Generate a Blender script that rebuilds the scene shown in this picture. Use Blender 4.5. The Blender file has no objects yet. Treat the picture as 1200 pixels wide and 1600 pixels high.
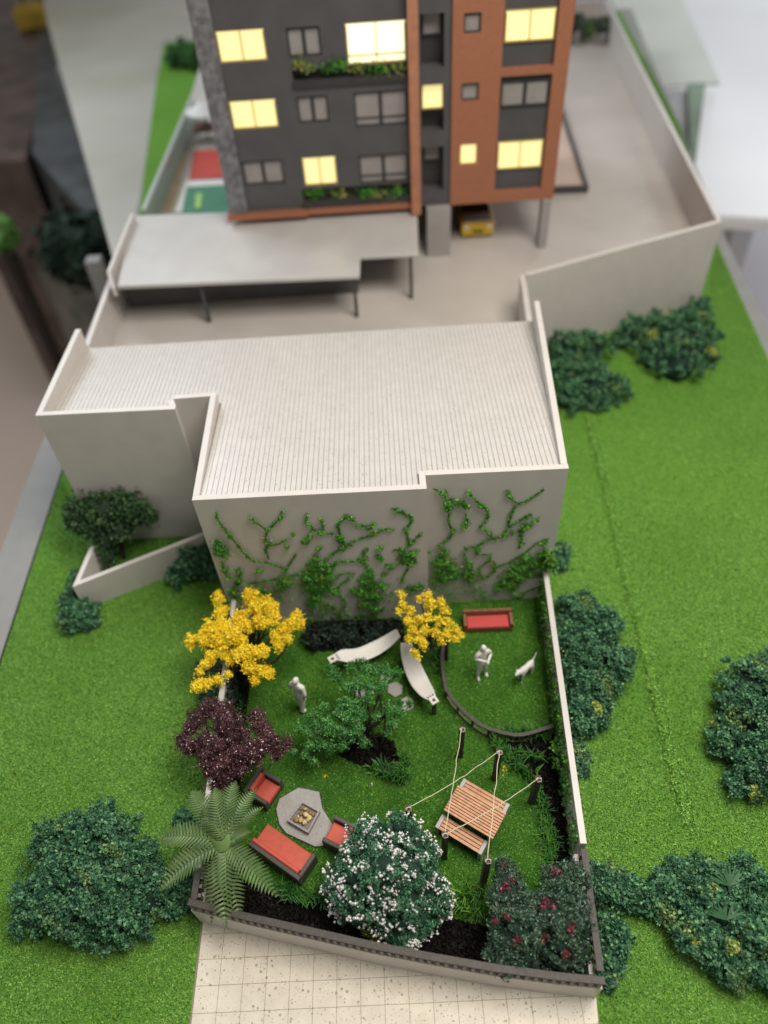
import bpy, math, random
import numpy as np
from mathutils import Vector, Matrix

# ------------------------------------------------------------------ camera
F, CX, CY, H = 1180.0, 600.0, 800.0, 10.0
_n = np.array([682.0-CX, 1870.0-CY, F]); _n /= np.linalg.norm(_n)
UPV = -_n
_y = CY-((545.0-CX)*_n[0]+F*_n[2])/_n[1]
_d = np.array([545.0-CX, _y-CY, F]); _d /= np.linalg.norm(_d)
_x = np.cross(_d, UPV)
if _x[0] < 0: _x = -_x
R = np.stack([_x, _d, UPV])            # world = R @ camera

scene = bpy.context.scene
C = scene.collection
cam_data = bpy.data.cameras.new('camera')
cam = bpy.data.objects.new('camera', cam_data); C.objects.link(cam)
cam.matrix_world = Matrix(((R[0][0], -R[0][1], -R[0][2], 0), (R[1][0], -R[1][1], -R[1][2], 0),
                           (R[2][0], -R[2][1], -R[2][2], H), (0, 0, 0, 1)))
cam_data.sensor_fit = 'VERTICAL'; cam_data.sensor_height = 36; cam_data.sensor_width = 27
cam_data.lens = F/1600*36; cam_data.clip_end = 1000; cam_data.clip_start = 0.05
cam_data.dof.use_dof = True; cam_data.dof.focus_distance = 9.2; cam_data.dof.aperture_fstop = 0.185
scene.camera = cam

# ------------------------------------------------------------------ light
w = bpy.data.worlds.new('World'); scene.world = w; w.use_nodes = True
bg = w.node_tree.nodes['Background']; bg.inputs[0].default_value = (1.0, 0.975, 0.94, 1); bg.inputs[1].default_value = 0.25
def area(name, loc, target, size, power, col):
    l = bpy.data.lights.new(name, 'AREA'); l.shape = 'RECTANGLE'; l.size, l.size_y = size; l.energy = power; l.color = col
    o = bpy.data.objects.new(name, l); C.objects.link(o); o.location = loc
    o.rotation_euler = (Vector(target)-Vector(loc)).to_track_quat('-Z', 'Y').to_euler()
    return o
area('ceiling_lamp', (5.5, 5.0, 18), (0.8, 4.8, 0), (10, 9), 3700, (1.0, 0.93, 0.84))
area('window_light', (-16, 30, 22), (-2, 9, 0), (16, 10), 5200, (0.88, 0.94, 1.0))
area('far_window', (30, 52, 16), (14, 28, -2), (20, 14), 4500, (0.92, 0.96, 1.0))
scene.view_settings.view_transform = 'Standard'; scene.view_settings.look = 'None'
scene.view_settings.exposure = 0.0; scene.view_settings.gamma = 1.0

# ------------------------------------------------------------------ helpers
rng = np.random.default_rng(7); random.seed(7)
def G(px, py, z=0.0):
    """the point at height z seen at a place of the photograph"""
    v = R @ np.array([px-CX, py-CY, F]); t = (z-H)/v[2]
    return np.array([v[0]*t, v[1]*t, z])
def W(px, py, Y):
    v = R @ np.array([px-CX, py-CY, F]); t = Y/v[1]
    return v[0]*t, v[2]*t+H
def scale_at(p):
    return F/float(R[:, 2] @ (np.array(p)-np.array([0, 0, H])))

MATS = {}
def mat(name, col, rough=0.6, var=0.0, vscale=8.0, bump=0.0, bscale=60.0, col2=None, island=0.0, metal=0.0, spec=0.5, emit=None, estr=0.0, speck=None, trans=0.0, sheen=0.0):
    if name in MATS: return MATS[name]
    m = bpy.data.materials.new(name); m.use_nodes = True; nt = m.node_tree; N = nt.nodes; L = nt.links
    b = N['Principled BSDF']; b.inputs['Roughness'].default_value = rough; b.inputs['Metallic'].default_value = metal
    b.inputs['Specular IOR Level'].default_value = spec
    c1 = (*col, 1); b.inputs['Base Color'].default_value = c1
    tc = N.new('ShaderNodeTexCoord'); out = None
    if var or col2 or island:
        c2 = (*(col2 if col2 else [min(1, k*(1+var)) for k in col]), 1)
        c1v = c1 if col2 else tuple([*(max(0, k*(1-var)) for k in col), 1])
        nz = N.new('ShaderNodeTexNoise'); nz.inputs['Scale'].default_value = vscale; nz.inputs['Detail'].default_value = 4
        L.new(tc.outputs['Object'], nz.inputs['Vector'])
        rp = N.new('ShaderNodeValToRGB'); rp.color_ramp.elements[0].position = 0.38; rp.color_ramp.elements[1].position = 0.64
        rp.color_ramp.elements[0].color = c1v; rp.color_ramp.elements[1].color = c2
        L.new(nz.outputs['Fac'], rp.inputs['Fac']); out = rp.outputs['Color']
        if island:
            geo = N.new('ShaderNodeNewGeometry'); mr = N.new('ShaderNodeMapRange')
            mr.inputs['To Min'].default_value = 1-island; mr.inputs['To Max'].default_value = 1+island
            L.new(geo.outputs['Random Per Island'], mr.inputs['Value'])
            hs = N.new('ShaderNodeHueSaturation'); L.new(mr.outputs['Result'], hs.inputs['Value']); L.new(out, hs.inputs['Color'])
            mh = N.new('ShaderNodeMapRange'); mh.inputs['To Min'].default_value = 0.5+island*0.06; mh.inputs['To Max'].default_value = 0.5-island*0.06
            L.new(geo.outputs['Random Per Island'], mh.inputs['Value']); L.new(mh.outputs['Result'], hs.inputs['Hue'])
            out = hs.outputs['Color']
    if speck:                                   # terrazzo-like specks: (scale, size, colour, share)
        base = out
        for k, (sc, sz, scol) in enumerate(speck):
            vo = N.new('ShaderNodeTexVoronoi'); vo.inputs['Scale'].default_value = sc; L.new(tc.outputs['Object'], vo.inputs['Vector'])
            nz2 = N.new('ShaderNodeTexNoise'); nz2.inputs['Scale'].default_value = sc*2.1; L.new(tc.outputs['Object'], nz2.inputs['Vector'])
            sep = N.new('ShaderNodeSeparateColor'); L.new(vo.outputs['Color'], sep.inputs['Color'])
            mu = N.new('ShaderNodeMath'); mu.operation = 'MULTIPLY'; mu.inputs[1].default_value = sz; L.new(sep.outputs[0], mu.inputs[0])
            m3 = N.new('ShaderNodeMath'); m3.operation = 'MULTIPLY'; L.new(mu.outputs[0], m3.inputs[0]); L.new(nz2.outputs['Fac'], m3.inputs[1])
            lt = N.new('ShaderNodeMath'); lt.operation = 'LESS_THAN'; L.new(vo.outputs['Distance'], lt.inputs[0]); L.new(m3.outputs[0], lt.inputs[1])
            mx = N.new('ShaderNodeMix'); mx.data_type = 'RGBA'; mx.inputs[7].default_value = (*scol, 1)
            L.new(lt.outputs[0], mx.inputs[0])
            if base is None: mx.inputs[6].default_value = c1
            else: L.new(base, mx.inputs[6])
            base = mx.outputs[2]
        out = base
    if out is not None: L.new(out, b.inputs['Base Color'])
    if bump:
        nb = N.new('ShaderNodeTexNoise'); nb.inputs['Scale'].default_value = bscale; nb.inputs['Detail'].default_value = 5
        L.new(tc.outputs['Object'], nb.inputs['Vector'])
        bm_ = N.new('ShaderNodeBump'); bm_.inputs['Strength'].default_value = bump; bm_.inputs['Distance'].default_value = 0.02
        L.new(nb.outputs['Fac'], bm_.inputs['Height']); L.new(bm_.outputs['Normal'], b.inputs['Normal'])
    if emit: b.inputs['Emission Color'].default_value = (*emit, 1); b.inputs['Emission Strength'].default_value = estr
    if trans: b.inputs['Transmission Weight'].default_value = trans
    if sheen: b.inputs['Sheen Weight'].default_value = sheen
    MATS[name] = m; return m

WPOS = {}
def thing(name, label, cat, base, group=None):
    o = bpy.data.objects.new(name, None); C.objects.link(o); o.empty_display_size = 0.2
    o.location = tuple(float(v) for v in base); WPOS[o] = np.array(base, float)
    o['label'] = label; o['category'] = cat
    if group: o['group'] = group
    return o
def tag(o, label, cat, group=None):
    o['label'] = label; o['category'] = cat
    if group: o['group'] = group
    return o
def stuff(o, label=None, cat=None):
    o['kind'] = 'stuff'
    if label: o['label'] = label
    if cat: o['category'] = cat
    return o
def obj(name, vf, m, parent=None, smooth=False):
    """link (verts, faces) as one mesh object; vertices are in world space"""
    V, Fc = vf
    me = bpy.data.meshes.new(name)
    if isinstance(Fc, np.ndarray):
        V = np.asarray(V, np.float32); k = Fc.shape[1]; nf = Fc.shape[0]
        me.vertices.add(len(V)); me.vertices.foreach_set('co', V.ravel())
        me.loops.add(nf*k); me.loops.foreach_set('vertex_index', Fc.astype(np.int32).ravel())
        me.polygons.add(nf); me.polygons.foreach_set('loop_start', np.arange(0, nf*k, k, dtype=np.int32))
        me.polygons.foreach_set('loop_total', np.full(nf, k, dtype=np.int32)); me.update(calc_edges=True)
    else:
        me.from_pydata([tuple(map(float, v)) for v in V], [], [tuple(f) for f in Fc]); me.update()
    if smooth: me.polygons.foreach_set('use_smooth', [True]*len(me.polygons))
    me.materials.append(m)
    o = bpy.data.objects.new(name, me); C.objects.link(o)
    if parent is not None:
        o.parent = parent; o.location = tuple(-WPOS.get(parent, np.zeros(3)))
    WPOS[o] = np.zeros(3)
    if name in STRUCT_NAMES and parent is None: o['kind'] = 'structure'
    return o
STRUCT_NAMES = set()
def struct(name, vf, m, smooth=False):
    o = obj(name, vf, m, None, smooth); o['kind'] = 'structure'; return o
def copy_thing(root, delta, label, group=None):
    """copy a thing with its parts and sub-parts"""
    r = root.copy(); C.objects.link(r); r.location = root.location+Vector(delta); r['label'] = label
    if group: r['group'] = group
    WPOS[r] = WPOS[root]+np.array(delta)
    for ch in list(root.children):
        c = ch.copy(); C.objects.link(c); c.parent = r
        for g in list(ch.children):
            d = g.copy(); C.objects.link(d); d.parent = c
    return r
class MB:
    def __init__(s): s.V = []; s.F = []
    def add(s, V, Fc):
        k = len(s.V); s.V += [tuple(v) for v in V]; s.F += [tuple(i+k for i in f) for f in Fc]; return s
    def out(s): return s.V, s.F
def boxv(x0, x1, y0, y1, z0, z1):
    V = [(x, y, z) for z in (z0, z1) for (x, y) in ((x0, y0), (x1, y0), (x1, y1), (x0, y1))]
    return V, [(3, 2, 1, 0), (4, 5, 6, 7), (0, 1, 5, 4), (1, 2, 6, 5), (2, 3, 7, 6), (3, 0, 4, 7)]
def prism(poly, z0, z1, top=None):
    """poly: list of (x, y) ccw; z1 may be a list"""
    a = sum(poly[i][0]*poly[(i+1) % len(poly)][1]-poly[(i+1) % len(poly)][0]*poly[i][1] for i in range(len(poly)))
    if a < 0: poly = poly[::-1]; z1 = z1[::-1] if isinstance(z1, (list, tuple)) else z1
    n = len(poly); zt = z1 if isinstance(z1, (list, tuple)) else [z1]*n
    V = [(p[0], p[1], z0) for p in poly]+[(p[0], p[1], zt[i]) for i, p in enumerate(poly)]
    Fc = [tuple(range(n-1, -1, -1)), tuple(range(n, 2*n))]+[(i, (i+1) % n, n+(i+1) % n, n+i) for i in range(n)]
    return V, Fc
def bev_prism(poly, z0, z1, b=0.012):
    """prism with a small chamfer round its top edge"""
    a = sum(poly[i][0]*poly[(i+1) % len(poly)][1]-poly[(i+1) % len(poly)][0]*poly[i][1] for i in range(len(poly)))
    if a < 0: poly = poly[::-1]
    n = len(poly); ins = []
    for i in range(n):
        p0, p, p1 = np.array(poly[i-1][:2], float), np.array(poly[i][:2], float), np.array(poly[(i+1) % n][:2], float)
        d0 = (p-p0)/max(1e-9, np.linalg.norm(p-p0)); d1 = (p1-p)/max(1e-9, np.linalg.norm(p1-p))
        n0 = np.array([-d0[1], d0[0]]); n1 = np.array([-d1[1], d1[0]]); mm = n0+n1; mm = mm/max(1e-6, mm @ mm)*2*b
        ins.append(p+mm)
    V = [(p[0], p[1], z0) for p in poly]+[(p[0], p[1], z1-b) for p in poly]+[(p[0], p[1], z1) for p in ins]
    Fc = [tuple(range(n-1, -1, -1)), tuple(range(2*n, 3*n))]
    for i in range(n):
        j = (i+1) % n; Fc += [(i, j, n+j, n+i), (n+i, n+j, 2*n+j, 2*n+i)]
    return V, Fc
def obox(c, sx, sy, sz, rz=0.0, b=0.0):
    """box on centre c (z = bottom) turned by rz"""
    cs, sn = math.cos(rz), math.sin(rz)
    P = [(c[0]+x*cs-y*sn, c[1]+x*sn+y*cs) for x, y in ((-sx/2, -sy/2), (sx/2, -sy/2), (sx/2, sy/2), (-sx/2, sy/2))]
    return bev_prism(P, c[2], c[2]+sz, b) if b else prism(P, c[2], c[2]+sz)
def band(pts, wd, z0, z1, off=0.0):
    """wall of width wd along a polyline of (x, y), shifted sideways by off"""
    P = [np.array(p[:2], float) for p in pts]; n = len(P); Lf = []; Rt = []
    for i in range(n):
        d0 = P[i]-P[i-1] if i else P[1]-P[0]; d1 = P[i+1]-P[i] if i < n-1 else P[i]-P[i-1]
        d0 /= np.linalg.norm(d0); d1 /= np.linalg.norm(d1)
        n0 = np.array([-d0[1], d0[0]]); n1 = np.array([-d1[1], d1[0]]); m = n0+n1; m = m/(m @ m)*2
        Lf.append(P[i]+m*(off+wd/2)); Rt.append(P[i]+m*(off-wd/2))
    V = []; Fc = []
    za = z1 if isinstance(z1, (list, tuple)) else [z1]*n
    zb = z0 if isinstance(z0, (list, tuple)) else [z0]*n
    for i in range(n):
        V += [(*Rt[i], zb[i]), (*Lf[i], zb[i]), (*Lf[i], za[i]), (*Rt[i], za[i])]
    for i in range(n-1):
        a = 4*i; c = a+4
        for k in range(4): Fc.append((a+k, a+(k+1) % 4, c+(k+1) % 4, c+k))
    Fc += [(3, 2, 1, 0), (4*n-4, 4*n-3, 4*n-2, 4*n-1)]
    return V, Fc
def tube(pts, rad, k=6):
    P = [np.array(p, float) for p in pts]; n = len(P); V = []; Fc = []
    rs = rad if isinstance(rad, (list, tuple)) else [rad]*n
    for i in range(n):
        d = P[min(i+1, n-1)]-P[max(i-1, 0)]; d /= max(1e-9, np.linalg.norm(d))
        u = np.cross(d, [0, 0, 1] if abs(d[2]) < 0.9 else [1, 0, 0]); u /= np.linalg.norm(u); v = np.cross(d, u)
        for j in range(k):
            a = 2*math.pi*j/k; V.append(tuple(P[i]+rs[i]*(math.cos(a)*u+math.sin(a)*v)))
    for i in range(n-1):
        for j in range(k): Fc.append((i*k+j, i*k+(j+1) % k, (i+1)*k+(j+1) % k, (i+1)*k+j))
    Fc += [tuple(range(k-1, -1, -1)), tuple((n-1)*k+j for j in range(k))]
    return V, Fc
def join(*vfs):
    m = MB()
    for V, Fc in vfs: m.add(V, Fc)
    return m.out()
def clip(poly, a, b):
    """keep the part of poly left of the line a->b"""
    out = []; s = lambda p: (b[0]-a[0])*(p[1]-a[1])-(b[1]-a[1])*(p[0]-a[0])
    for i in range(len(poly)):
        p, q = poly[i-1], poly[i]; sp, sq = s(p), s(q)
        if sp*sq < 0: t = sp/(sp-sq); out.append((p[0]+t*(q[0]-p[0]), p[1]+t*(q[1]-p[1])))
        if sq >= 0: out.append(q)
    return out
def inside(P, poly):
    x, y = P[:, 0], P[:, 1]; r = np.zeros(len(P), bool); n = len(poly)
    for i in range(n):
        x0, y0 = poly[i-1][:2]; x1, y1 = poly[i][:2]
        c = ((y0 > y) != (y1 > y)) & (x < (x1-x0)*(y-y0)/((y1-y0) if y1 != y0 else 1e-9)+x0); r ^= c
    return r

# ---- foliage
def unit(a): return a/np.maximum(1e-9, np.linalg.norm(a, axis=1, keepdims=True))
def leaves(P, size, N=None, bias=0.8, asp=0.55, jit=0.35):
    n = len(P)
    nr = rng.normal(size=(n, 3))
    if N is not None: nr = nr*0.6+N*bias
    nr = unit(nr); t = unit(np.cross(nr, rng.normal(size=(n, 3)))); b = np.cross(nr, t)
    s = (np.asarray(size)*(1+jit*rng.normal(size=n)).clip(0.4, 1.8))[:, None]
    fold = s*0.18*rng.normal(size=(n, 1))
    V = np.stack([P-t*s*0.5, P+b*s*asp*0.5+nr*fold, P+t*s*0.5, P-b*s*asp*0.5+nr*fold], 1).reshape(-1, 3)
    return V, np.arange(4*n).reshape(n, 4)
def cat(*vfs):
    Vs = []; Fs = []; k = 0
    for V, Fc in vfs: Vs.append(V); Fs.append(np.asarray(Fc)+k); k += len(V)
    return np.concatenate(Vs), np.concatenate(Fs)
def lobes_px(L, zdef=None):
    """(px, py, radius px[, z]) -> centres and radii; without z the lobe sits on the ground"""
    out = []
    for l in L:
        px, py, rp = l[:3]; z = l[3] if len(l) > 3 else zdef
        if z is None:
            c = G(px, py, 0.2); r = rp/scale_at(c); z = r*0.45
        c = G(px, py, z); r = rp/scale_at(c); out.append((c, r))
    return out
ICO = None
def blob_core(lobes, k=0.74):
    vs = []
    for c, r in lobes:
        n1, n2 = 7, 10; V = []; Fq = []
        for i in range(n1+1):
            for j in range(n2):
                a, b = math.pi*i/n1, 2*math.pi*j/n2; rr = r*k*(1+0.12*math.sin(3*b+i+c[0]*9)*math.sin(a))
                V.append((c[0]+rr*math.sin(a)*math.cos(b), c[1]+rr*math.sin(a)*math.sin(b), max(0.0, c[2]+rr*math.cos(a))))
        for i in range(n1):
            for j in range(n2): Fq.append((i*n2+j, i*n2+(j+1) % n2, (i+1)*n2+(j+1) % n2, (i+1)*n2+j))
        vs.append((np.array(V), np.array(Fq)))
    return cat(*vs)
def sph(n): return unit(rng.normal(size=(n, 3)))
def lobe_points(lobes, nclump, per, crad, shell=(0.78, 1.06), zmin=0.015, ground=True, amp=0.0):
    """clumps on the skin of the lobes, then points round each clump"""
    P = []; N = []
    tot = sum(r*r for _, r in lobes)
    for c, r in lobes:
        m = max(3, int(nclump*r*r/tot)); d = sph(m)
        if ground: d[:, 2] = np.where(rng.random(m) < 0.8, np.abs(d[:, 2]), d[:, 2])
        q = c+d*r*rng.uniform(shell[0], shell[1], (m, 1))
        if amp:                          # uneven outline and gaps
            f = (np.sin(q[:, 0]*8.3+q[:, 2]*5)*np.sin(q[:, 1]*9.1+1.3)+np.sin(q[:, 0]*17+q[:, 1]*14+q[:, 2]*11)*.6)[:, None]
            q = c+(q-c)*(1+amp*f); kp = f[:, 0]+.35*rng.normal(size=m) > -.95; q = q[kp]; d = d[kp]
        P.append(q); N.append(d)
    P = np.concatenate(P); N = np.concatenate(N)
    keep = P[:, 2] > zmin; P = P[keep]; N = N[keep]
    cr = crad*rng.uniform(0.5, 1.3, (len(P), 1))
    Q = np.repeat(P, per, 0)+rng.normal(size=(len(P)*per, 3))*np.repeat(cr, per, 0)*0.55
    NN = np.repeat(N, per, 0); Q[:, 2] = np.maximum(Q[:, 2], zmin)
    return P, N, Q, NN
def blades(P, h, wd, lean=0.35, dirs=None):
    """upright single grass blades, one triangle each"""
    n = len(P); a = rng.uniform(0, 2*math.pi, n); hh = np.asarray(h)*(1+0.35*rng.normal(size=n)).clip(0.3, 1.9)
    u = np.stack([np.cos(a), np.sin(a), np.zeros(n)], 1); l = rng.normal(size=(n, 3))*lean*hh[:, None]; l[:, 2] = 0
    V = np.stack([P-u*wd/2, P+u*wd/2, P+l+np.stack([np.zeros(n), np.zeros(n), hh], 1)], 1).reshape(-1, 3)
    return V, np.arange(3*n).reshape(n, 3)
def strap(P, h, wd, bend=0.8):
    """arching strap leaves, two quads each"""
    n = len(P); a = rng.uniform(0, 2*math.pi, n); hh = (h*rng.uniform(0.6, 1.25, n))[:, None]
    d = np.stack([np.cos(a), np.sin(a), np.zeros(n)], 1); s = np.stack([-np.sin(a), np.cos(a), np.zeros(n)], 1)*wd/2
    bd = bend*rng.uniform(0.2, 1, (n, 1)); up = np.array([[0, 0, 1.0]])
    m = P+d*hh*bd*0.3+up*hh*0.65; t = P+d*hh*bd*1.0+up*hh*(1-0.45*bd)
    V = np.stack([P-s, P+s, m+s*0.9, m-s*0.9, t+s*0.12, t-s*0.12], 1).reshape(-1, 3)
    b = np.arange(n)[:, None]*6
    return V, np.concatenate([b+np.array([[0, 1, 2, 3]]), b+np.array([[3, 2, 4, 5]])])
def limb(p0, p1, r0, r1, bow=0.15, n=5):
    p0, p1 = np.array(p0, float), np.array(p1, float); L = np.linalg.norm(p1-p0); off = rng.normal(size=3)*bow*L; off[2] = abs(off[2])*0.5
    pts = []
    for i in range(n+1):
        t = i/n; pts.append(p0*(1-t)+p1*t+off*math.sin(math.pi*t)+np.array([0, 0, -0.12*L*math.sin(math.pi*t)*(1-t)]))
    return tube(pts, [r0+(r1-r0)*i/n for i in range(n+1)], 6)

# ------------------------------------------------------------------ materials
ivory = mat('ivory_board', (0.58, 0.545, 0.51), 0.42, var=0.03, vscale=3, bump=0.05, bscale=150)
ivory_top = ivory
roofm = mat('roof_terrazzo', (0.52, 0.50, 0.47), 0.33, var=0.03, vscale=5, speck=[(24, 0.46, (0.26, 0.22, 0.18)), (55, 0.42, (0.40, 0.37, 0.33))])
deckm = mat('roof_joint', (0.30, 0.275, 0.25), 0.8)
pavem = mat('paving_terrazzo', (0.70, 0.64, 0.53), 0.45, var=0.05, vscale=6, speck=[(16, 0.52, (0.36, 0.335, 0.26)), (34, 0.55, (0.46, 0.42, 0.33)), (24, 0.36, (0.22, 0.20, 0.15))])
jointm = mat('paving_joint', (0.26, 0.215, 0.15), 0.9)
courtm = mat('court_floor', (0.50, 0.465, 0.425), 0.38, var=0.06, vscale=0.7)
canopym = mat('canopy_board', (0.49, 0.48, 0.465), 0.30, var=0.04, vscale=1.5)
darkwood = mat('dark_rail', (0.062, 0.052, 0.044), 0.55, var=0.2, vscale=30, bump=0.2, bscale=90)
lawnm = mat('lawn', (0.11, 0.27, 0.032), 0.8, col2=(0.125, 0.29, 0.036), vscale=0.5, bump=0.9, bscale=45, spec=0.2)
lawn2m = mat('garden_lawn', (0.03, 0.11, 0.010), 0.85, col2=(0.05, 0.155, 0.015), vscale=3, bump=0.9, bscale=50, spec=0.15)
bladem = mat('lawn_flock', (0.14, 0.325, 0.045), 0.6, col2=(0.185, 0.385, 0.07), vscale=0.7, island=0.38, spec=0.35)
blade2m = mat('garden_flock', (0.06, 0.185, 0.02), 0.55, col2=(0.11, 0.28, 0.034), vscale=2, island=0.6, spec=0.3)
soilm = mat('soil', (0.012, 0.010, 0.008), 0.95, bump=0.8, bscale=40, spec=0.1)
mulchm = mat('mulch', (0.006, 0.005, 0.005), 0.8, col2=(0.018, 0.016, 0.014), vscale=30, island=0.6, spec=0.15)
blackm = mat('black_edge', (0.008, 0.008, 0.008), 0.6)
barkm = mat('dark_bark', (0.03, 0.022, 0.016), 0.8, var=0.3, vscale=30, bump=0.4)
whitem = mat('white_resin', (0.74, 0.72, 0.68), 0.55)
redm = mat('red_cushion', (0.56, 0.10, 0.06), 0.55, var=0.06, vscale=10, bump=0.15, bscale=120)
greyrim = mat('margin_board', (0.27, 0.27, 0.26), 0.6, var=0.05, vscale=2)

char = mat('charcoal_panel', (0.080, 0.078, 0.082), 0.45, var=0.08, vscale=2)
chard = mat('charcoal_dark', (0.036, 0.034, 0.035), 0.5, var=0.1, vscale=2)
def pxpoly(L, z=0.0): return [tuple(G(x, y, z)[:2]) for x, y in L]

# ------------------------------------------------------------------ room and base
floorm = mat('room_floor', (0.62, 0.50, 0.40), 0.5, col2=(0.76, 0.62, 0.55), vscale=0.035)
struct('floor', boxv(-200, 200, -60, 400, -18.4, -18), floorm)
reflm = mat('pale_reflection', (0.72, 0.69, 0.78), 0.5, col2=(0.82, 0.80, 0.86), vscale=0.05)
struct('floor_window_reflection', prism([(12, -20), (150, -20), (150, 200), (20, 200)], -17.99, -17.9), reflm)  # lavender sheet: window light reflected on the floor, put in as colour

LAWN = [(-6.12, -2.2), (-6.31, 6.33), (-6.43, 10.5), (-6.6, 15), (-6.95, 21.4), (-8.3, 32), (-8.8, 37), (10.7, 37), (9.73, 25.2), (8.47, 17.6), (7.98, 12.8), (6.5, -2.2)]
base_poly = [(-6.85, -2.6), (-7.1, 11), (-7.02, 20), (-7.1, 22), (-8.95, 37.5), (11.3, 37.5), (8.75, 17.6), (6.9, -2.6)]
struct('base_board', prism(base_poly, -0.36, -0.03), greyrim)
struct('lawn', prism(LAWN, -0.027, 0.0), lawnm)
struct('lawn_edge_shadow', join(band([(-6.132, -2.2), (-6.325, 6.33), (-6.445, 10.5), (-6.545, 21.4)], 0.02, -0.028, 0.015)), blackm)  # black strip painting the shadow line along the left lawn edge

# table under the model, and the room around it, far out of focus
t = thing('display_table', 'pale display table board showing beyond the left edge of the model', 'table', (-9, 25, -0.5))
obj('tabletop', prism([tuple(G(x, y, -0.5)[:2]) for x, y in ((75, 40), (188, 445), (225, 350), (330, 330), (330, -60), (60, -40))], -0.62, -0.5), mat('table_board', (0.36, 0.36, 0.29), 0.5, col2=(0.48, 0.46, 0.42), vscale=0.12), t)
for lx, ly in ((-8.2, 20), (-13.5, 37)): obj('leg', boxv(lx-0.2, lx+0.2, ly-0.2, ly+0.2, -17.9, -0.62), greyrim, t)
t = thing('dark_cabinet', 'dark brown cabinet in the blurred room left of the model', 'cabinet', (-20, 28, -18))
obj('cabinet_body', prism([tuple(G(x, y, -4)[:2]) for x, y in ((-60, -80), (70, -60), (80, 60), (40, 250), (-80, 260))], -17.9, -4), mat('cabinet', (0.11, 0.075, 0.065), 0.5, var=0.4, vscale=0.5), t)
obj('cabinet_door', prism([tuple(G(x, y, -3.95)[:2]) for x, y in ((62, 40), (150, 160), (190, 330), (130, 330), (50, 240))], -17.8, -3.9), mat('cabinet_door', (0.08, 0.09, 0.095), 0.5, var=0.3, vscale=0.5), t)
t = thing('grey_armchair', 'grey armchair on the floor in the blurred room at far left', 'armchair', (-16, 14, -18))
obj('seat', prism([tuple(G(x, y, -9)[:2]) for x, y in ((20, 300), (130, 300), (150, 440), (20, 400))], -17.9, -9.4), mat('grey_cloth', (0.20, 0.19, 0.165), 0.8, var=0.3, vscale=0.6), t)
obj('backrest', prism([tuple(G(x, y, -8)[:2]) for x, y in ((-30, 215), (60, 235), (50, 300), (-30, 300))], -17.9, -8), mat('beige_cloth', (0.26, 0.21, 0.16), 0.8, var=0.2, vscale=0.6), t)
def leafmass(name, label, catg, px, py, z, r, m, n=600, ls=0.5):
    c = G(px, py, z); P, N, Q, NN = lobe_points([(c, r)], n//10, 10, r*0.25, ground=False, zmin=-99)
    t = thing(name, label, catg, (c[0], c[1], -17.9))
    obj('foliage', leaves(Q, ls, NN), m, t); obj('stem', tube([(c[0], c[1], -17.9), c], 0.3), barkm, t)
roomgreen = mat('room_plant', (0.012, 0.035, 0.024), 0.7, col2=(0.025, 0.06, 0.03), vscale=0.5)
leafmass('potted_plant', 'dark green potted plant left of the display table', 'plant', 135, 385, -5, 1.6, roomgreen, 1500)
leafmass('potted_plant', 'bright green potted plant at the left edge of the photo', 'plant', 0, 365, -5, 0.6, mat('room_plant_bright', (0.16, 0.36, 0.08), 0.7), 500)
bt = thing('yellow_bag', 'blurred mustard yellow bag on the dark cabinet', 'bag', G(62, 45, -3.9))
c = G(62, 38, -3.9); obj('bag_body', obox((c[0], c[1], -3.9), 2.6, 1.6, 1.2, 0.3, 0.3), mat('mustard', (0.45, 0.30, 0.03), 0.7, var=0.2, vscale=1), bt); obj('handle', tube([(c[0]-.6, c[1], -2.7), (c[0]-.4, c[1], -1.9), (c[0]+.4, c[1], -1.9), (c[0]+.6, c[1], -2.7)], 0.1), barkm, bt)
c = G(85, 450, -17.5); t = thing('white_shoes', 'blurred white thing on the brown floor left of the model', 'shoes', c)
obj('shoe', obox((c[0], c[1], -17.9), 2.2, 3.5, 1.4, 0.3, 0.4), whitem, t); obj('shoe', obox((c[0]+3.6, c[1]+1.5, -17.9), 1.6, 3.5, 1.2, -0.5, 0.4), mat('offwhite', (0.4, 0.38, 0.33), 0.7), t)

whitet = mat('white_table', (0.80, 0.81, 0.83), 0.35, var=0.03, vscale=0.2)
t = thing('white_table', 'white table behind the model at the top right', 'table', (18, 35, -2))
tp = [tuple(G(x, y, -2)[:2]) for x, y in ((900, -120), (1010, 120), (1115, 338), (1260, 345), (1400, -60))]
obj('tabletop', bev_prism(tp, -2.4, -2, 0.1), whitet, t); obj('leg', boxv(13.5, 14.3, 27, 27.8, -17.9, -2.4), whitet, t); obj('leg', boxv(22, 22.8, 30, 30.8, -17.9, -2.4), whitet, t)
o = obj('plan_sheet', prism([tuple(G(x, y, -1.99)[:2]) for x, y in ((930, -40), (1030, 137), (1125, 132), (1040, -60))], -1.99, -1.95), mat('greenish_sheet', (0.60, 0.64, 0.57), 0.5, var=0.05, vscale=0.3)); tag(o, 'pale greenish sheet lying on the white table', 'sheet')
t = thing('green_box', 'small grey green tray on the white table beside the wall', 'tray', G(1070, 190, -1.9))
obj('tray_base', prism([tuple(G(x, y, -1.96)[:2]) for x, y in ((1036, 142), (1098, 142), (1085, 262), (1062, 262))], -1.96, -1.9), mat('tray_grey', (0.42, 0.42, 0.44), 0.6, var=0.2, vscale=0.6), t)
obj('tray_rim', prism([tuple(G(x, y, -1.9)[:2]) for x, y in ((1072, 142), (1100, 142), (1084, 262), (1076, 262))], -1.9, -1.6), mat('tray_green', (0.16, 0.24, 0.15), 0.6, var=0.2, vscale=0.6), t)

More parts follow.
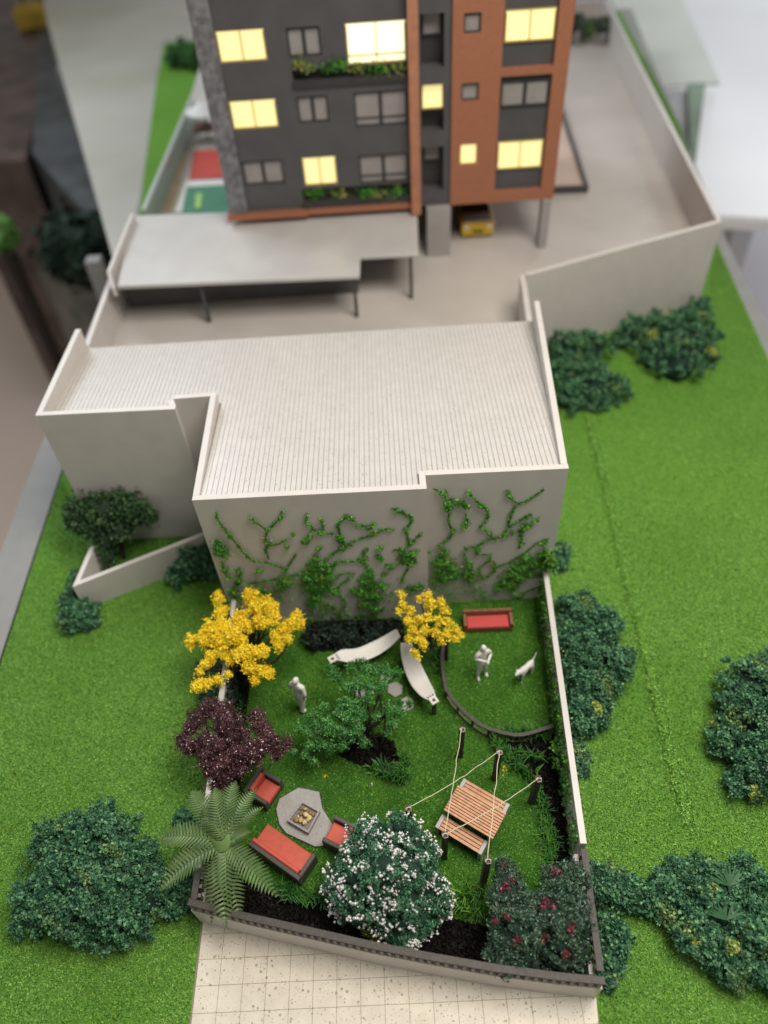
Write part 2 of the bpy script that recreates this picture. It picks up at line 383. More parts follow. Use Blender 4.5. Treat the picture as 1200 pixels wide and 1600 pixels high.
# ------------------------------------------------------------------ raised court behind
ZF = 1.1
court = [(-5.62, 11.06), (2.60, 11.06), (2.72, 13.4), (7.15, 14.98), (8.55, 31.2), (-6.1, 31.2), (-5.72, 16.0)]
struct('court_floor', prism(court, 0.0, ZF), courtm)
def wallthing(name, label, vfs, m=ivory, catg='wall'):
    return tag(obj(name, join(*vfs), m), label, catg)
wallthing('court_wall', 'long pale court wall running back on the right from the outer corner', [band([(7.12, 15.03), (8.45, 31.2)], 0.10, 0.0, 2.0)])
wallthing('court_wall', 'tall pale court wall facing front above the row of dark shrubs', [band([(2.80, 13.36), (7.15, 14.98)], 0.10, 0.0, 2.003)])
wallthing('court_wall', 'short pale court wall between the court corner and the ribbed roof', [band([(2.74, 13.36), (2.58, 11.25)], 0.10, 0.0, 1.997)])
wallthing('court_wall', 'low pale court wall at the left below the canopy', [band([(-5.62, 11.05), (-5.68, 14.4), (-5.80, 17.2)], 0.10, 0.0, [1.9, 1.9, 1.75])])
wallthing('court_wall', 'pale end wall of the court behind the dark planting', [band([(-6.1, 31.25), (8.5, 31.25)], 0.12, 0.0, 1.95)])
# hedge strip at the back of the court
# ------------------------------------------------------------------ canopy
cano = thing('carport_canopy', 'flat grey canopy on thin dark posts in front of the tower', 'canopy', (-2.5, 14, ZF))
ZC = 2.12
cp = [tuple(G(x, y, ZC)[:2]) for x, y in ((205, 337), (360, 331), (652, 326), (654, 396), (563, 401), (562, 431), (183, 447))]
obj('canopy_slab', bev_prism(cp, ZC-0.07, ZC, 0.01), canopym, cano)
eL = [G(207, 333, 2.3), G(168, 424, 2.3)]
obj('side_panel', band([(eL[0][0], eL[0][1]), (eL[1][0]+0.02, eL[1][1]), (eL[1][0]+0.14, eL[1][1]-0.35)], 0.07, [ZF, 1.8, 1.95], [2.3, 2.3, 2.12]), ivory, cano)
for x, y in ((328, 503), (558, 495), (643, 466)):
    g = G(x, y, ZF); obj('post', boxv(g[0]-0.035, g[0]+0.035, g[1]-0.035, g[1]+0.035, ZF, ZC-0.07), mat('post_grey', (0.06, 0.06, 0.065), 0.5), cano)
struct('canopy_shade_blocker', boxv(-5.55, -0.55, 14.55, 14.65, ZF, 2.03), char)  # added dark board: deepens shade under the canopy, blocks light from behind

# ------------------------------------------------------------------ tower
brick = mat('terracotta_brick', (0.36, 0.14, 0.07), 0.7, var=0.18, vscale=22, bump=0.3, bscale=60)
bt_ = brick.node_tree; bn = bt_.nodes.new('ShaderNodeTexBrick'); bn.inputs['Scale'].default_value = 14; bn.inputs['Color1'].default_value = (0.40, 0.16, 0.082, 1); bn.inputs['Color2'].default_value = (0.34, 0.125, 0.062, 1); bn.inputs['Mortar'].default_value = (0.25, 0.105, 0.062, 1); bn.inputs['Mortar Size'].default_value = 0.02
mp = bt_.nodes.new('ShaderNodeMapping'); mp.inputs['Rotation'].default_value = (math.radians(90), 0, 0)
bt_.links.new(bt_.nodes['Texture Coordinate'].outputs['Object'], mp.inputs['Vector']); bt_.links.new(mp.outputs[0], bn.inputs['Vector']); bt_.links.new(bn.outputs['Color'], bt_.nodes['Principled BSDF'].inputs['Base Color'])
chard_ = mat('charcoal_dark', (0.032, 0.030, 0.030), 0.5, var=0.1, vscale=2)
stonem = mat('rough_stone_cladding', (0.17, 0.17, 0.18), 0.8, var=0.3, vscale=8, bump=1.0, bscale=16)
panem = mat('curtained_pane', (0.30, 0.28, 0.27), 0.25, var=0.06, vscale=4)
litm = [mat('lit_pane', (0.9, 0.75, 0.35), 0.4, emit=(1.0, 0.80, 0.34), estr=0.76), mat('bright_lit_pane', (0.9, 0.85, 0.6), 0.4, emit=(1.0, 0.93, 0.62), estr=0.98)]
colm = mat('grey_column', (0.33, 0.31, 0.30), 0.5, var=0.06, vscale=2)
TY = 16.0; TZ = 2.22; TTOP = 8.6
tower = thing('apartment_tower', 'dark grey and terracotta apartment tower with lit yellow windows', 'building', (0.3, TY, ZF))
def holed(x0, x1, z0, z1, holes, y, dep):
    xs = sorted({x0, x1, *[h[0] for h in holes], *[h[1] for h in holes]}); zs = sorted({z0, z1, *[h[2] for h in holes], *[h[3] for h in holes]})
    m = MB()
    for i in range(len(xs)-1):
        for j in range(len(zs)-1):
            a, b, c_, d = xs[i], xs[i+1], zs[j], zs[j+1]; mx, mz = (a+b)/2, (c_+d)/2
            if any(h[0] < mx < h[1] and h[2] < mz < h[3] for h in holes): continue
            m.add([(a, y, c_), (b, y, c_), (b, y, d), (a, y, d)], [(0, 1, 2, 3)])
    for a, b, c_, d in holes:
        m.add([(a, y, c_), (b, y, c_), (b, y, d), (a, y, d), (a, y+dep, c_), (b, y+dep, c_), (b, y+dep, d), (a, y+dep, d)], [(0, 4, 5, 1), (1, 5, 6, 2), (2, 6, 7, 3), (3, 7, 4, 0)])
    return m.out()
def rect(a, y=TY):
    x0, z1 = W(a[0], a[1], y); x1, z0 = W(a[2], a[3], y); return (x0, x1, z0, z1)
# rectangles on the facade in photograph pixels: (left, top, right, bottom), measured through the middle
def frect(xl, yt, xr, yb, y=TY, slope=-0.065):
    """left/right measured at mid height, top/bottom at mid width"""
    xm, ym = (xl+xr)/2, (yt+yb)/2
    x0 = W(xl, ym-slope*(xm-xl)*-1*-1, y)[0]; x1 = W(xr, ym+slope*(xr-xm), y)[0]; z1 = W(xm, yt, y)[1]; z0 = W(xm, yb, y)[1]
    return (x0, x1, z0, z1)
FL = 1.12  # storey height, one more storey is built above the picture
Dk = [('lit', frect(340, 46, 415, 97)), ('dark', frect(449, 42, 501, 89)), ('bright', frect(541, 33, 636, 99)),
      ('lit', frect(361, 156, 433, 201)), ('dark', frect(465, 150, 513, 192)), ('dark', frect(554, 142, 636, 197)),
      ('dark', frect(380, 251, 443, 289)), ('lit', frect(474, 245, 526, 289)), ('dark', frect(562, 241, 637, 286))]
X0, X1 = -2.85, 0.70
dark_holes = [h for _, h in Dk]
# planter recesses
PL1 = frect(453, 90, 636, 131); PL2 = frect(474, 291, 638, 320)
def shrink_top(h, z): return (h[0], h[1], h[2], z)
big = Dk[2][1]; PL1 = (Dk[1][1][0]+0.02, 0.68, PL1[2], min(PL1[3], big[2]-0.02, Dk[1][1][2]-0.02)); PL2 = (PL2[0], 0.68, PL2[2], min(PL2[3], Dk[7][1][2]-0.03, Dk[8][1][2]-0.03))
holes = [(h[0], min(h[1], 0.68), h[2], h[3]) for h in dark_holes]
up = [('dark', (h[0], min(h[1], 0.68), h[2]+FL*1.0+0.02, h[3]+FL+0.02)) for k, h in Dk[:3]]
Dk = [(k, (h[0], min(h[1], 0.68), h[2], h[3])) for k, h in Dk]+up
allh = [h for _, h in Dk]+[PL1, PL2]
obj('wall_panel', holed(X0, X1, TZ+0.16, TTOP, allh, TY, 0.14), char, tower)
obj('wall_panel', (lambda v: v)(boxv(X0, X1, TY+0.16, TY+5, TZ+0.02, TTOP)), chard, tower)
def window(h, kind, y, parent, band_=False, fr=None):
    x0, x1, z0, z1 = h; f = 0.03; yb = y+(0.07 if kind == 'dark' else 0.03)
    fm = fr or char; fv = MB()
    for b in ((x0, x1, yb-0.02, yb+0.02, z0, z0+f), (x0, x1, yb-0.02, yb+0.02, z1-f*(1.6 if kind == 'dark' else 0.5), z1), (x0, x0+f, yb-0.02, yb+0.02, z0+f, z1-f*1.6), (x1-f, x1, yb-0.02, yb+0.02, z0+f, z1-f*1.6)):
        fv.add(*boxv(*b))
    xm = (x0+x1)/2; wide = (x1-x0) > 0.45
    fm2 = chard if kind == 'dark' else mat('lit_mullion', (0.42, 0.32, 0.10), 0.5)
    mw = 0.035 if kind == 'dark' else 0.012
    if wide: fv.add(*boxv(xm-mw, xm+mw, yb-0.019, yb+0.019, z0+f, z1-f))
    if band_: fv.add(*boxv(x0+f, x1-f, yb-0.024, yb+0.016, z0+0.145, z0+0.165))
    wn = obj('window', fv.out(), fm2, parent)
    pm = panem if kind == 'dark' else litm[0 if kind == 'lit' else 1]
    segs = [(x0+f*(1 if kind == 'dark' else 0.2), xm), (xm, x1-f*(1 if kind == 'dark' else 0.2))] if wide else [(x0+f, x1-f)]
    for a, b in segs:
        obj('pane', boxv(a+0.004, b-0.004, yb+0.002, yb+0.012, z0+f*0.3, z1-f*0.4), pm, wn)
for k, h in Dk: window(h, k, TY, tower, band_=(h[1]-h[0] > 0.85 and h[1] > 0.5))
for P in (PL1, PL2):
    p = obj('planter', join(boxv(P[0], P[1], TY-0.06, TY+0.01, P[2], P[2]+(P[3]-P[2])*0.45), boxv(P[0], P[1], TY+0.012, TY+0.13, P[2]+0.003, P[2]+(P[3]-P[2])*0.40)), chard, tower)
# left stone pilaster, terracotta base and fin
obj('stone_pilaster', boxv(-3.24, X0-0.003, TY-0.06, TY+5, TZ+0.16, TTOP), stonem, tower)
obj('base_band', join(boxv(-3.30, -1.55, TY-0.14, TY+0.15, TZ+0.02, TZ+0.155), boxv(-1.547, 0.70, TY-0.08, TY+0.15, TZ+0.02, TZ+0.155)), brick, tower)
obj('fin', boxv(0.703, 0.90, TY-0.22, TY+0.4, TZ-0.06, TTOP), mat('terracotta_fin', (0.42, 0.18, 0.10), 0.6, var=0.08, vscale=6), tower)
# recessed bay
B = [('dark', frect(655, 22, 703, 107), frect(658, 28, 690, 66)), ('lit', frect(655, 134, 701, 207), frect(653, 136, 693, 177)), ('dark', frect(658, 231, 702, 300), frect(661, 236, 688, 263))]
bx0, bx1 = 0.903, 1.545
hb = [(0.95, min(1.40, b[1][1]), b[1][2], b[1][3]) for b in B]
hb.append((0.95, 1.40, hb[0][2]+1.2, hb[0][3]+1.2))
obj('wall_panel', holed(bx0, bx1, TZ, TTOP, hb, TY+0.05, 0.3), char, tower)
obj('wall_panel', boxv(bx0, bx1, TY+0.36, TY+5, TZ+0.003, TTOP), chard, tower)
for k, _, wr in B: window((max(0.96, wr[0]+0.03), wr[1]+0.02, wr[2]+0.03, wr[3]+0.06), k, TY+(0.25 if k == 'dark' else 0.12), tower)
# terracotta part
sm = [('dark', frect(725, 20, 752, 52)), ('dark', frect(721, 130, 748, 158)), ('lit', frect(718, 225, 746, 257))]
bay1 = frect(787, -6, 869, 105); bay2 = frect(779, 118, 856, 297)
rw = [('lit', frect(789, 15, 868, 66)), ('dark', frect(785, 126, 853, 167)), ('lit', frect(775, 222, 846, 265))]
bay1 = (2.50, 3.50, bay1[2], bay1[3]+0.15); bay2 = (2.50, 3.50, bay2[2], bay2[3]); bay3 = (2.50, 3.50, bay1[3]+0.15, bay1[3]+2.1)
obj('brick_wall', holed(1.548, 3.78, TZ, TTOP, [h for _, h in sm]+[bay1, bay2, bay3], TY, 0.14), brick, tower)
obj('brick_wall', boxv(1.548, 3.777, TY+0.142, TY+5, TZ+0.003, TTOP), brick, tower)
obj('brick_wall', boxv(3.778, 3.79, TY, TY+5, TZ, TTOP), brick, tower)
for k, h in sm: window(h, k, TY, tower)
for b in (bay1, bay2, bay3): obj('bay_panel', boxv(b[0]+0.003, b[1]-0.003, TY+0.10, TY+0.137, b[2]+0.003, b[3]-0.003), char, tower)
for k, h in rw: window((2.53, 3.47, h[2], h[3]), k, TY+(0.005 if k == 'dark' else 0.045), tower)
obj('roof_slab', boxv(-3.24, 3.79, TY-0.05, TY+5, TTOP+0.003, TTOP+0.15), char, tower)
# columns and core
obj('column', boxv(1.03, 1.55, 15.86, 16.4, ZF, TZ-0.003), colm, tower)
obj('column', boxv(3.56, 3.74, 15.92, 16.2, ZF, TZ-0.003), colm, tower)
obj('core_wall', boxv(-3.0, 0.9, 16.9, 20.5, ZF, TZ), chard, tower)
obj('core_wall', boxv(1.5, 1.7, 17.6, 20.5, ZF, TZ-0.002), chard, tower)

# balcony plants
leafA = mat('balcony_leaf', (0.035, 0.20, 0.02), 0.6, col2=(0.10, 0.32, 0.03), vscale=6, island=0.4)
leafY = mat('balcony_leaf_yellow', (0.13, 0.25, 0.04), 0.6, col2=(0.34, 0.34, 0.09), vscale=6, island=0.4)
def balcony_plant(px, py, r, m, label):
    c = np.array([W(px, py, TY-0.02)[0], TY-0.02, W(px, py, TY-0.02)[1]]); n = 120
    P = c+rng.normal(size=(n, 3))*np.array([r, 0.06, r*0.55])
    tag(obj('balcony_plant', leaves(P, 0.06), m), label, 'plant', 'plants in the balcony planters')
for px, py, r, y_, s in ((468, 98, .07, 1, 'pale yellow plant at the left end of the upper planter'), (481, 104, .08, 1, 'pale yellow plant second from left in the upper planter'), (517, 105, .10, 0, 'deep green plant below the small window in the upper planter'), (530, 98, .08, 0, 'bright green upright plant left of the big lit window'), (560, 104, .12, 1, 'low olive plant below the left pane of the big lit window'), (590, 106, .11, 0, 'green plant below the middle of the big lit window'), (618, 106, .11, 1, 'golden plant at the right end of the upper planter beside the fin'),
                         (492, 302, .12, 0, 'green plant at the left end of the lower planter'), (530, 303, .12, 1, 'low reddish olive plant in the middle of the lower planter'), (572, 301, .10, 0, 'dark green plant under the wide window in the lower planter'), (592, 305, .10, 1, 'spiky yellow plant drooping from the lower planter'), (620, 300, .13, 0, 'dense green plant at the right end of the lower planter')):
    balcony_plant(px, py, r, leafY if y_ else leafA, s)

# car under the tower
yel = mat('yellow_paint', (0.62, 0.42, 0.02), 0.3); glassd = mat('dark_glass', (0.01, 0.01, 0.012), 0.1)
cg = G(746, 372, ZF); cx, cy = cg[0], cg[1]
car = thing('parked_car', 'small yellow car with dark windows parked under the tower', 'car', (cx, cy, ZF))
obj('body', bev_prism([(cx-.36, cy), (cx+.36, cy), (cx+.39, cy+.1), (cx+.39, cy+1.7), (cx+.34, cy+1.8), (cx-.34, cy+1.8), (cx-.39, cy+1.7), (cx-.39, cy+.1)], ZF+.08, ZF+.36, .03), yel, car)
V = [(cx+sx*a, cy+b, z) for z, a, b0, b1 in ((ZF+.36, .34, .5, 1.7), (ZF+.62, .27, .75, 1.5)) for sx, b in ((-1, b0), (1, b0), (1, b1), (-1, b1))]
obj('cabin', (V, [(3, 2, 1, 0), (4, 5, 6, 7), (0, 1, 5, 4), (1, 2, 6, 5), (2, 3, 7, 6), (3, 0, 4, 7)]), glassd, car)
obj('hood', bev_prism([(cx-.33, cy+.06), (cx+.33, cy+.06), (cx+.31, cy+.5), (cx-.31, cy+.5)], ZF+.36, ZF+.385, .02), mat('silver', (0.35, 0.34, 0.32), 0.3), car)
obj('number_plate', boxv(cx-.12, cx+.12, cy-.012, cy-.002, ZF+.14, ZF+.2), chard, car)
for sx in (-1, 1):
    obj('headlight', boxv(cx+sx*.27-.06, cx+sx*.27+.06, cy-.012, cy-.002, ZF+.24, ZF+.31), whitem, car)
    for yy in (.3, 1.45):
        obj('wheel', tube([(cx+sx*.31, cy+yy, ZF+.12), (cx+sx*.40, cy+yy, ZF+.12)], .12, 14), chard, car)

# terrace beside the tower
tt = thing('raised_terrace', 'pinkish raised terrace with a black rim beside the tower', 'terrace', (4.4, 20, ZF))
tpz = [(3.9, 18.62), (5.18, 18.57), (5.55, 25.0), (3.9, 25.0)]
obj('terrace_floor', prism(tpz, ZF, ZF+.10), mat('pink_tile', (0.56, 0.44, 0.37), 0.5, var=0.05, vscale=1), tt)
obj('rim', band([(3.85, 18.60), (5.20, 18.53), (5.60, 25.1)], 0.09, ZF, ZF+.17), mat('rim_black', (0.05, 0.05, 0.05), 0.4), tt)
# playground beyond the left side
pg = thing('sports_court', 'red and green sports courts beyond the left side of the tower', 'sports court', (-4.8, 21, ZF))
def q(L, z): return [tuple(G(x, y, z)[:2]) for x, y in L]
obj('green_court', prism(q(((283, 332), (290, 292), (362, 288), (372, 332)), ZF+.02), ZF, ZF+.02), mat('court_green', (0.05, 0.24, 0.13), 0.5, var=0.1, vscale=1), pg)
obj('red_court', prism(q(((296, 280), (302, 235), (352, 232), (352, 278)), ZF+.02), ZF, ZF+.02), mat('court_red', (0.52, 0.05, 0.03), 0.5, var=0.1, vscale=1), pg)
obj('sand_path', prism(q(((252, 330), (282, 236), (296, 236), (272, 330)), ZF+.015), ZF, ZF+.015), mat('sand', (0.55, 0.42, 0.27), 0.8, var=0.1, vscale=3), pg)
obj('court_line', prism(q(((272, 331), (290, 283), (362, 279), (362, 288), (292, 292), (284, 331)), ZF+.03), ZF, ZF+.03), whitem, pg)
obj('turf', prism(q(((228, 330), (285, 170), (300, 170), (281, 236), (250, 330)), ZF+.01), ZF, ZF+.01), lawnm, pg)
gl = mat('screen_glass', (0.45, 0.55, 0.52), 0.15, trans=0.5)
t = thing('glass_fence', 'pale glass fence slanting back beside the sports courts', 'fence', (-6.05, 19, ZF))
f0, f1 = G(224, 328, 1.75), G(300, 150, 1.75)
obj('glass_panel', band([f0, f1], 0.05, ZF, 1.72), gl, t); obj('top_rail', band([f0, f1], 0.10, 1.721, 1.76), mat('rail_pale', (0.42, 0.46, 0.43), 0.4), t)
c = G(326, 215, ZF); t = thing('parasol', 'white parasol over a brown table beyond the red court', 'parasol', c)
obj('canopy', (lambda n: ([(c[0]+.52*math.cos(2*math.pi*i/n), c[1]+.52*math.sin(2*math.pi*i/n), ZF+.75) for i in range(n)]+[(c[0], c[1], ZF+1.0)], [(i, (i+1) % n, n) for i in range(n)]+[tuple(range(n-1, -1, -1))]))(10), whitem, t)
obj('pole', tube([(c[0], c[1], ZF), (c[0], c[1], ZF+.8)], .03), barkm, t)
obj('table_top', obox((c[0]-.02, c[1]-.1, ZF+.3), .7, .6, .06), mat('brown_wood', (0.16, 0.09, 0.055), 0.6), t)
obj('play_green_mark', prism(q(((304, 325), (306, 302), (316, 302), (314, 325)), ZF+.045), ZF+.021, ZF+.045), mat('lime', (0.35, 0.6, 0.15), 0.6), pg)

# ------------------------------------------------------------------ ribbed roof building
low = thing('low_building', 'long low pale building with a finely ribbed roof', 'building', (0, 9, 0))
HB = 2.9; TH = 0.085
A_ = (-2.676, 6.86); B1 = (0.405, 6.82); B2 = (0.408, 7.07); Cn = (2.296, 7.04); D_ = (2.583, 11.01)
E_ = (-5.24, 11.03); Fp = (-5.30, 8.80); Gp = (-3.20, 8.76); N1 = (-3.26, 9.0); N2 = (-2.70, 9.02)
def wallseg(p, q_, z1=HB, th=TH, z0=0.0):
    p = np.array(p); q_ = np.array(q_); d = (q_-p)/np.linalg.norm(q_-p); n = np.array([-d[1], d[0]])   # thickness to the left of p->q
    return prism([tuple(p), tuple(q_), tuple(q_+n*th), tuple(p+n*th)], z0, z1)
def ivwall(name, p, q_, z1=HB): return obj(name, wallseg(p, q_, z1), ivory, low)
ivwall('wall', A_, (B1[0], B1[1]))
obj('wall', boxv(B1[0]-TH, B1[0]-.001, B1[1]+TH+.001, B2[1]+TH, 0, HB-.002), ivory, low)
ivwall('wall', (B2[0]-.002, B2[1]), Cn, HB-.001); ivwall('wall', (Cn[0]-.004, Cn[1]+TH+.001), (D_[0]-.004, D_[1]), HB)
V, Fc = boxv(E_[0]+.001, E_[0]+TH, Fp[1]+TH+.001, E_[1], 0, HB)
ivwall('wall', (E_[0], E_[1]), (Fp[0], Fp[1]+.001), HB)
ivwall('wall', (Fp[0]+TH+.002, Fp[1]), Gp, HB-.002)
ivwall('wall', (Gp[0]+.0, Gp[1]+TH+.002), (N1[0]+.0, N1[1]-.002), HB-.001)
ivwall('wall', (N1[0]-.0, N1[1]), (N2[0]+TH, N2[1]), HB-.003)
V, Fc = prism([(A_[0], A_[1]+TH+.001), (A_[0]+TH, A_[1]+TH+.001), (N2[0]+TH, N2[1]-.001), (N2[0], N2[1]-.001)], 0, HB)
obj('wall', (V, Fc), ivory, low)
obj('wall', boxv(E_[0]+.1, D_[0]-.1, 10.98, 11.05, 0, 2.42), ivory, low)
def zr(y): return 2.865-(y-6.9)*0.088
def rooftop(poly, dz0, dz1): return prism(poly, zr(9)+dz0-.5, [zr(p[1])+dz1 for p in poly])
def prismslope(poly, th, dz):
    a = sum(poly[i][0]*poly[(i+1) % len(poly)][1]-poly[(i+1) % len(poly)][0]*poly[i][1] for i in range(len(poly)))
    if a < 0: poly = poly[::-1]
    n = len(poly); V = [(p[0], p[1], zr(p[1])+dz-th) for p in poly]+[(p[0], p[1], zr(p[1])+dz) for p in poly]
    return V, [tuple(range(n-1, -1, -1)), tuple(range(n, 2*n))]+[(i, (i+1) % n, n+(i+1) % n, n+i) for i in range(n)]
obj('roof_deck', join(prismslope([(A_[0]+TH, A_[1]+TH), (B1[0]-TH, B1[1]+TH), (B1[0]-TH, 11.03), (N2[0]+TH, 11.03)], .02, -.012), prismslope([(B1[0]-TH, B2[1]+TH), (Cn[0]-TH, Cn[1]+TH), (D_[0]-TH, 11.03), (B1[0]-TH, 11.03)], .02, -.0122), prismslope([(Fp[0]+TH, Fp[1]+TH), (Gp[0]-.01, Gp[1]+TH), (N1[0]-.02, N1[1]+TH), (N2[0]+TH, N2[1]+TH), (N2[0]+TH, 11.03), (E_[0]+TH, 11.03)], .02, -.0124)), deckm, low)
pitch = 0.0705; gapw = 0.0072; k = 0; xx = -5.20
while xx < 2.52:
    xa, xb = xx+gapw/2, xx+pitch-gapw/2; poly = None
    if xb < -3.26: y0 = 8.79+TH+.01; xa = max(xa, -5.205)
    elif xa < -2.60: y0 = 9.02+TH+.01
    elif xb < B1[0]-TH: y0 = 6.85+TH+.005
    else: y0 = 7.06+TH+.005
    poly = [(xa, y0), (xb, y0), (xb, 11.04), (xa, 11.04)]
    poly = clip(poly, (Cn[0]-TH-.012, Cn[1]), (D_[0]-TH-.012, D_[1]))
    poly = clip(poly, (A_[0]+TH+.01, A_[1]), (N2[0]+TH+.01, N2[1])) if xa < -2.4 and xb > -2.75 and False else poly
    if xa < -2.60 and xb > -2.70: y0 = 9.02+TH+.01
    if len(poly) > 2 and abs(sum(poly[i-1][0]*poly[i][1]-poly[i][0]*poly[i-1][1] for i in range(len(poly)))) > 0.02:
        obj('roof_board', prismslope(poly, .02, 0), roofm, low)
    xx += pitch

# ------------------------------------------------------------------ paving
p0, p1_ = (-2.638, -0.2), (1.88+0.12, -0.2)
front_curve = [(-2.655, 2.55), (-1.95, 2.36), (-1.254, 2.19), (-0.57, 2.02), (0.117, 1.872), (0.78, 1.74), (1.429, 1.637), (1.900, 1.577)]
PR = lambda y: 1.879+(y-1.343)*0.1
pavpoly = [(-2.637, -0.5), (1.70, -0.5), (1.902, 1.62)]+[(x, y+0.02) for x, y in front_curve[::-1][1:]]
struct('paving_bed', prism(pavpoly, -0.001, 0.006), jointm)
T = 0.2722; ga = 0.0022
pave = bpy.data.objects.new('paving', None); C.objects.link(pave); pave['kind'] = 'structure'; WPOS[pave] = np.zeros(3)
for i in range(-8, 10):
    for j in range(-2, 13):
        x0 = -0.452+T*i; y0 = 1.346-T*1.0+T*(j-4)+0.27
        y0 = 1.611+0.268*(j-8)
        po = [(x0+ga, y0+ga), (x0+T-ga, y0+ga), (x0+T-ga, y0+0.268-ga), (x0+ga, y0+0.268-ga)]
        po = clip(po, (-2.632, 3), (-2.632, -1))[:] if True else po
        if len(po) > 2: po = clip(po, (1.645, -1), (1.899, 1.54+0.0))
        for a, b in zip(front_curve[:-1], front_curve[1:]):
            if len(po) > 2 and po and max(p[0] for p in po) > a[0]-.3 and min(p[0] for p in po) < b[0]+.3: po = clip(po, (b[0], b[1]+.03), (a[0], a[1]+.03))
        if len(po) > 2 and abs(sum(po[i_-1][0]*po[i_][1]-po[i_][0]*po[i_-1][1] for i_ in range(len(po)))) > 0.002:
            obj('paving_tile', prism(po, 0.005, 0.016+0.0012*rng.random()), pavem, pave)

# ------------------------------------------------------------------ garden walls and lawn
gpoly = [(-2.56, 2.60), (-1.95, 2.40), (-1.254, 2.22), (-0.57, 2.05), (0.117, 1.90), (0.78, 1.77), (1.429, 1.665), (1.86, 1.61), (1.93, 3.0), (2.24, 7.04), (0.40, 7.04), (0.40, 6.82), (-2.5, 6.84)]
struct('garden_lawn', prism(gpoly, -0.01, 0.006), lawn2m)
wallthing('garden_wall', 'long pale garden wall with a creeper along the right of the garden', [band([(2.215, 7.03), (1.955, 3.0)], 0.075, 0, 0.75)])
wallthing('garden_wall', 'pale garden wall on the left behind the yellow and burgundy trees', [band([(-2.54, 6.85), (-2.57, 2.95)], 0.07, 0, 0.75)])
def fence_wall(label, pts, hi, wd, capoff, woff=0.0):
    """low ivory wall, short dark balusters, dark cap rail"""
    t = thing('garden_fence', label, 'fence', (pts[0][0], pts[0][1], 0))
    obj('low_wall', band(pts, wd, 0, 0.50, off=woff), ivory, t)
    m = MB(); P = [np.array(p) for p in pts]
    for a, b in zip(P[:-1], P[1:]):
        L = np.linalg.norm(b-a); n = int(L/0.085); ang = math.atan2(*(b-a)[::-1])
        for i in range(n):
            c = a+(b-a)*(i+.5)/n; nn = np.array([-math.sin(ang), math.cos(ang)])*(woff*.5-.012); m.add(*obox((c[0]+nn[0], c[1]+nn[1], 0.50), 0.040, .030, 0.155, ang))
    stuff(obj('balusters', m.out(), mat('baluster', (0.20, 0.17, 0.145), .6), t))
    obj('inner_panel', band(pts, 0.012, 0.50, 0.66, off=capoff*0.35+.006), mat('rail_gap', (0.03, 0.025, 0.02), 0.7), t)
    obj('cap_rail', band(pts, 0.072, 0.655, 0.69, off=capoff*.6), darkwood, t)
    return t
fence_wall('low front garden fence, pale wall with a dark slatted top rail behind the paving', [(x, y+0.035) for x, y in front_curve], 0.7, 0.06, 0.026)
fence_wall('short slatted stretch of fence with a dark rail at the front right side', [(1.855, 1.72), (1.94, 2.96)], 0.7, 0.045, -0.035, 0.045)
fence_wall('short slatted stretch of fence with a dark rail at the left beside the palm', [(-2.575, 2.62), (-2.57, 2.92)], 0.7, 0.045, 0.03, -0.04)
tag(obj('retaining_wall', band([G(338, 826, .62), G(119, 912, .62), G(147, 848, .62)], 0.075, 0, 0.62), ivory), 'low pale V shaped wall round the dark tree at the left', 'wall')
struct('inner_lawn', prism([tuple(G(340, 822, 0)[:2]), tuple(G(150, 935, 0)[:2]), (-5.2, 8.79), (-3.2, 8.75)], -0.005, 0.005), lawn2m)
# raised seam of the grass mat
sm_ = [G(x, y, 0) for x, y in ((915, 640), (935, 720), (955, 800), (975, 890), (1000, 985), (1022, 1080), (1048, 1180), (1075, 1285))]
V = []; Fc = []
pts = []
for a, b in zip(sm_[:-1], sm_[1:]):
    for i in range(12): pts.append(a+(b-a)*i/12)
pts.append(sm_[-1])
for i, p in enumerate(pts):
    j = rng.normal(size=2)*0.008; hgt = 0.07*(0.7+0.5*rng.random()); wdt = 0.055+0.02*rng.random()
    V += [(p[0]+j[0]-wdt, p[1], -.002), (p[0]+j[0]-wdt*.3, p[1], hgt), (p[0]+j[0]+wdt*.45, p[1], hgt*.8), (p[0]+j[0]+wdt, p[1], -.002)]
for i in range(len(pts)-1):
    for k in range(3): Fc.append((4*i+k, 4*i+k+1, 4*i+k+5, 4*i+k+4))
struct('lawn_seam', (V, Fc), lawnm, True)
SP = np.array(pts); SP = np.repeat(SP, 90, 0)+rng.normal(size=(len(SP)*90, 3))*np.array([.05, .05, 0]); SP[:, 2] = .01+.065*np.exp(-((rng.normal(size=len(SP))*.6)**2))
stuff(obj('seam_flock', leaves(SP, .026, asp=.55), mat('seam_grain', (0.19, 0.42, 0.06), .5, col2=(0.25, 0.50, 0.10), island=.4)), 'raised line of turf grains along the seam of the right lawn', 'grass')

# soil beds
def soil(name, px, z=0.012):
    P = pxpoly(px, z); return P
front_bed = [(-2.53, 2.64), (-1.95, 2.44), (-1.254, 2.26), (-0.57, 2.09), (0.117, 1.94), (0.78, 1.81), (1.429, 1.70), (1.80, 1.65), (1.86, 2.2), (1.3, 2.35), (0.75, 2.35), (0.25, 2.5), (-0.3, 2.55), (-1.0, 2.62), (-1.6, 2.8), (-2.2, 3.0), (-2.53, 3.1)]
right_bed = pxpoly([(764, 1148), (800, 1154), (870, 1142), (886, 1200), (902, 1300), (912, 1400), (868, 1400), (860, 1340), (855, 1280), (842, 1240), (828, 1212), (795, 1190)])
back_bed = pxpoly([(470, 980), (500, 972), (625, 968), (634, 985), (600, 1004), (575, 1008), (560, 1016), (535, 1013), (505, 1020), (482, 1010)])
left_bed = pxpoly([(358, 985), (400, 985), (392, 1060), (385, 1120), (395, 1180), (372, 1230), (335, 1235), (342, 1120)])
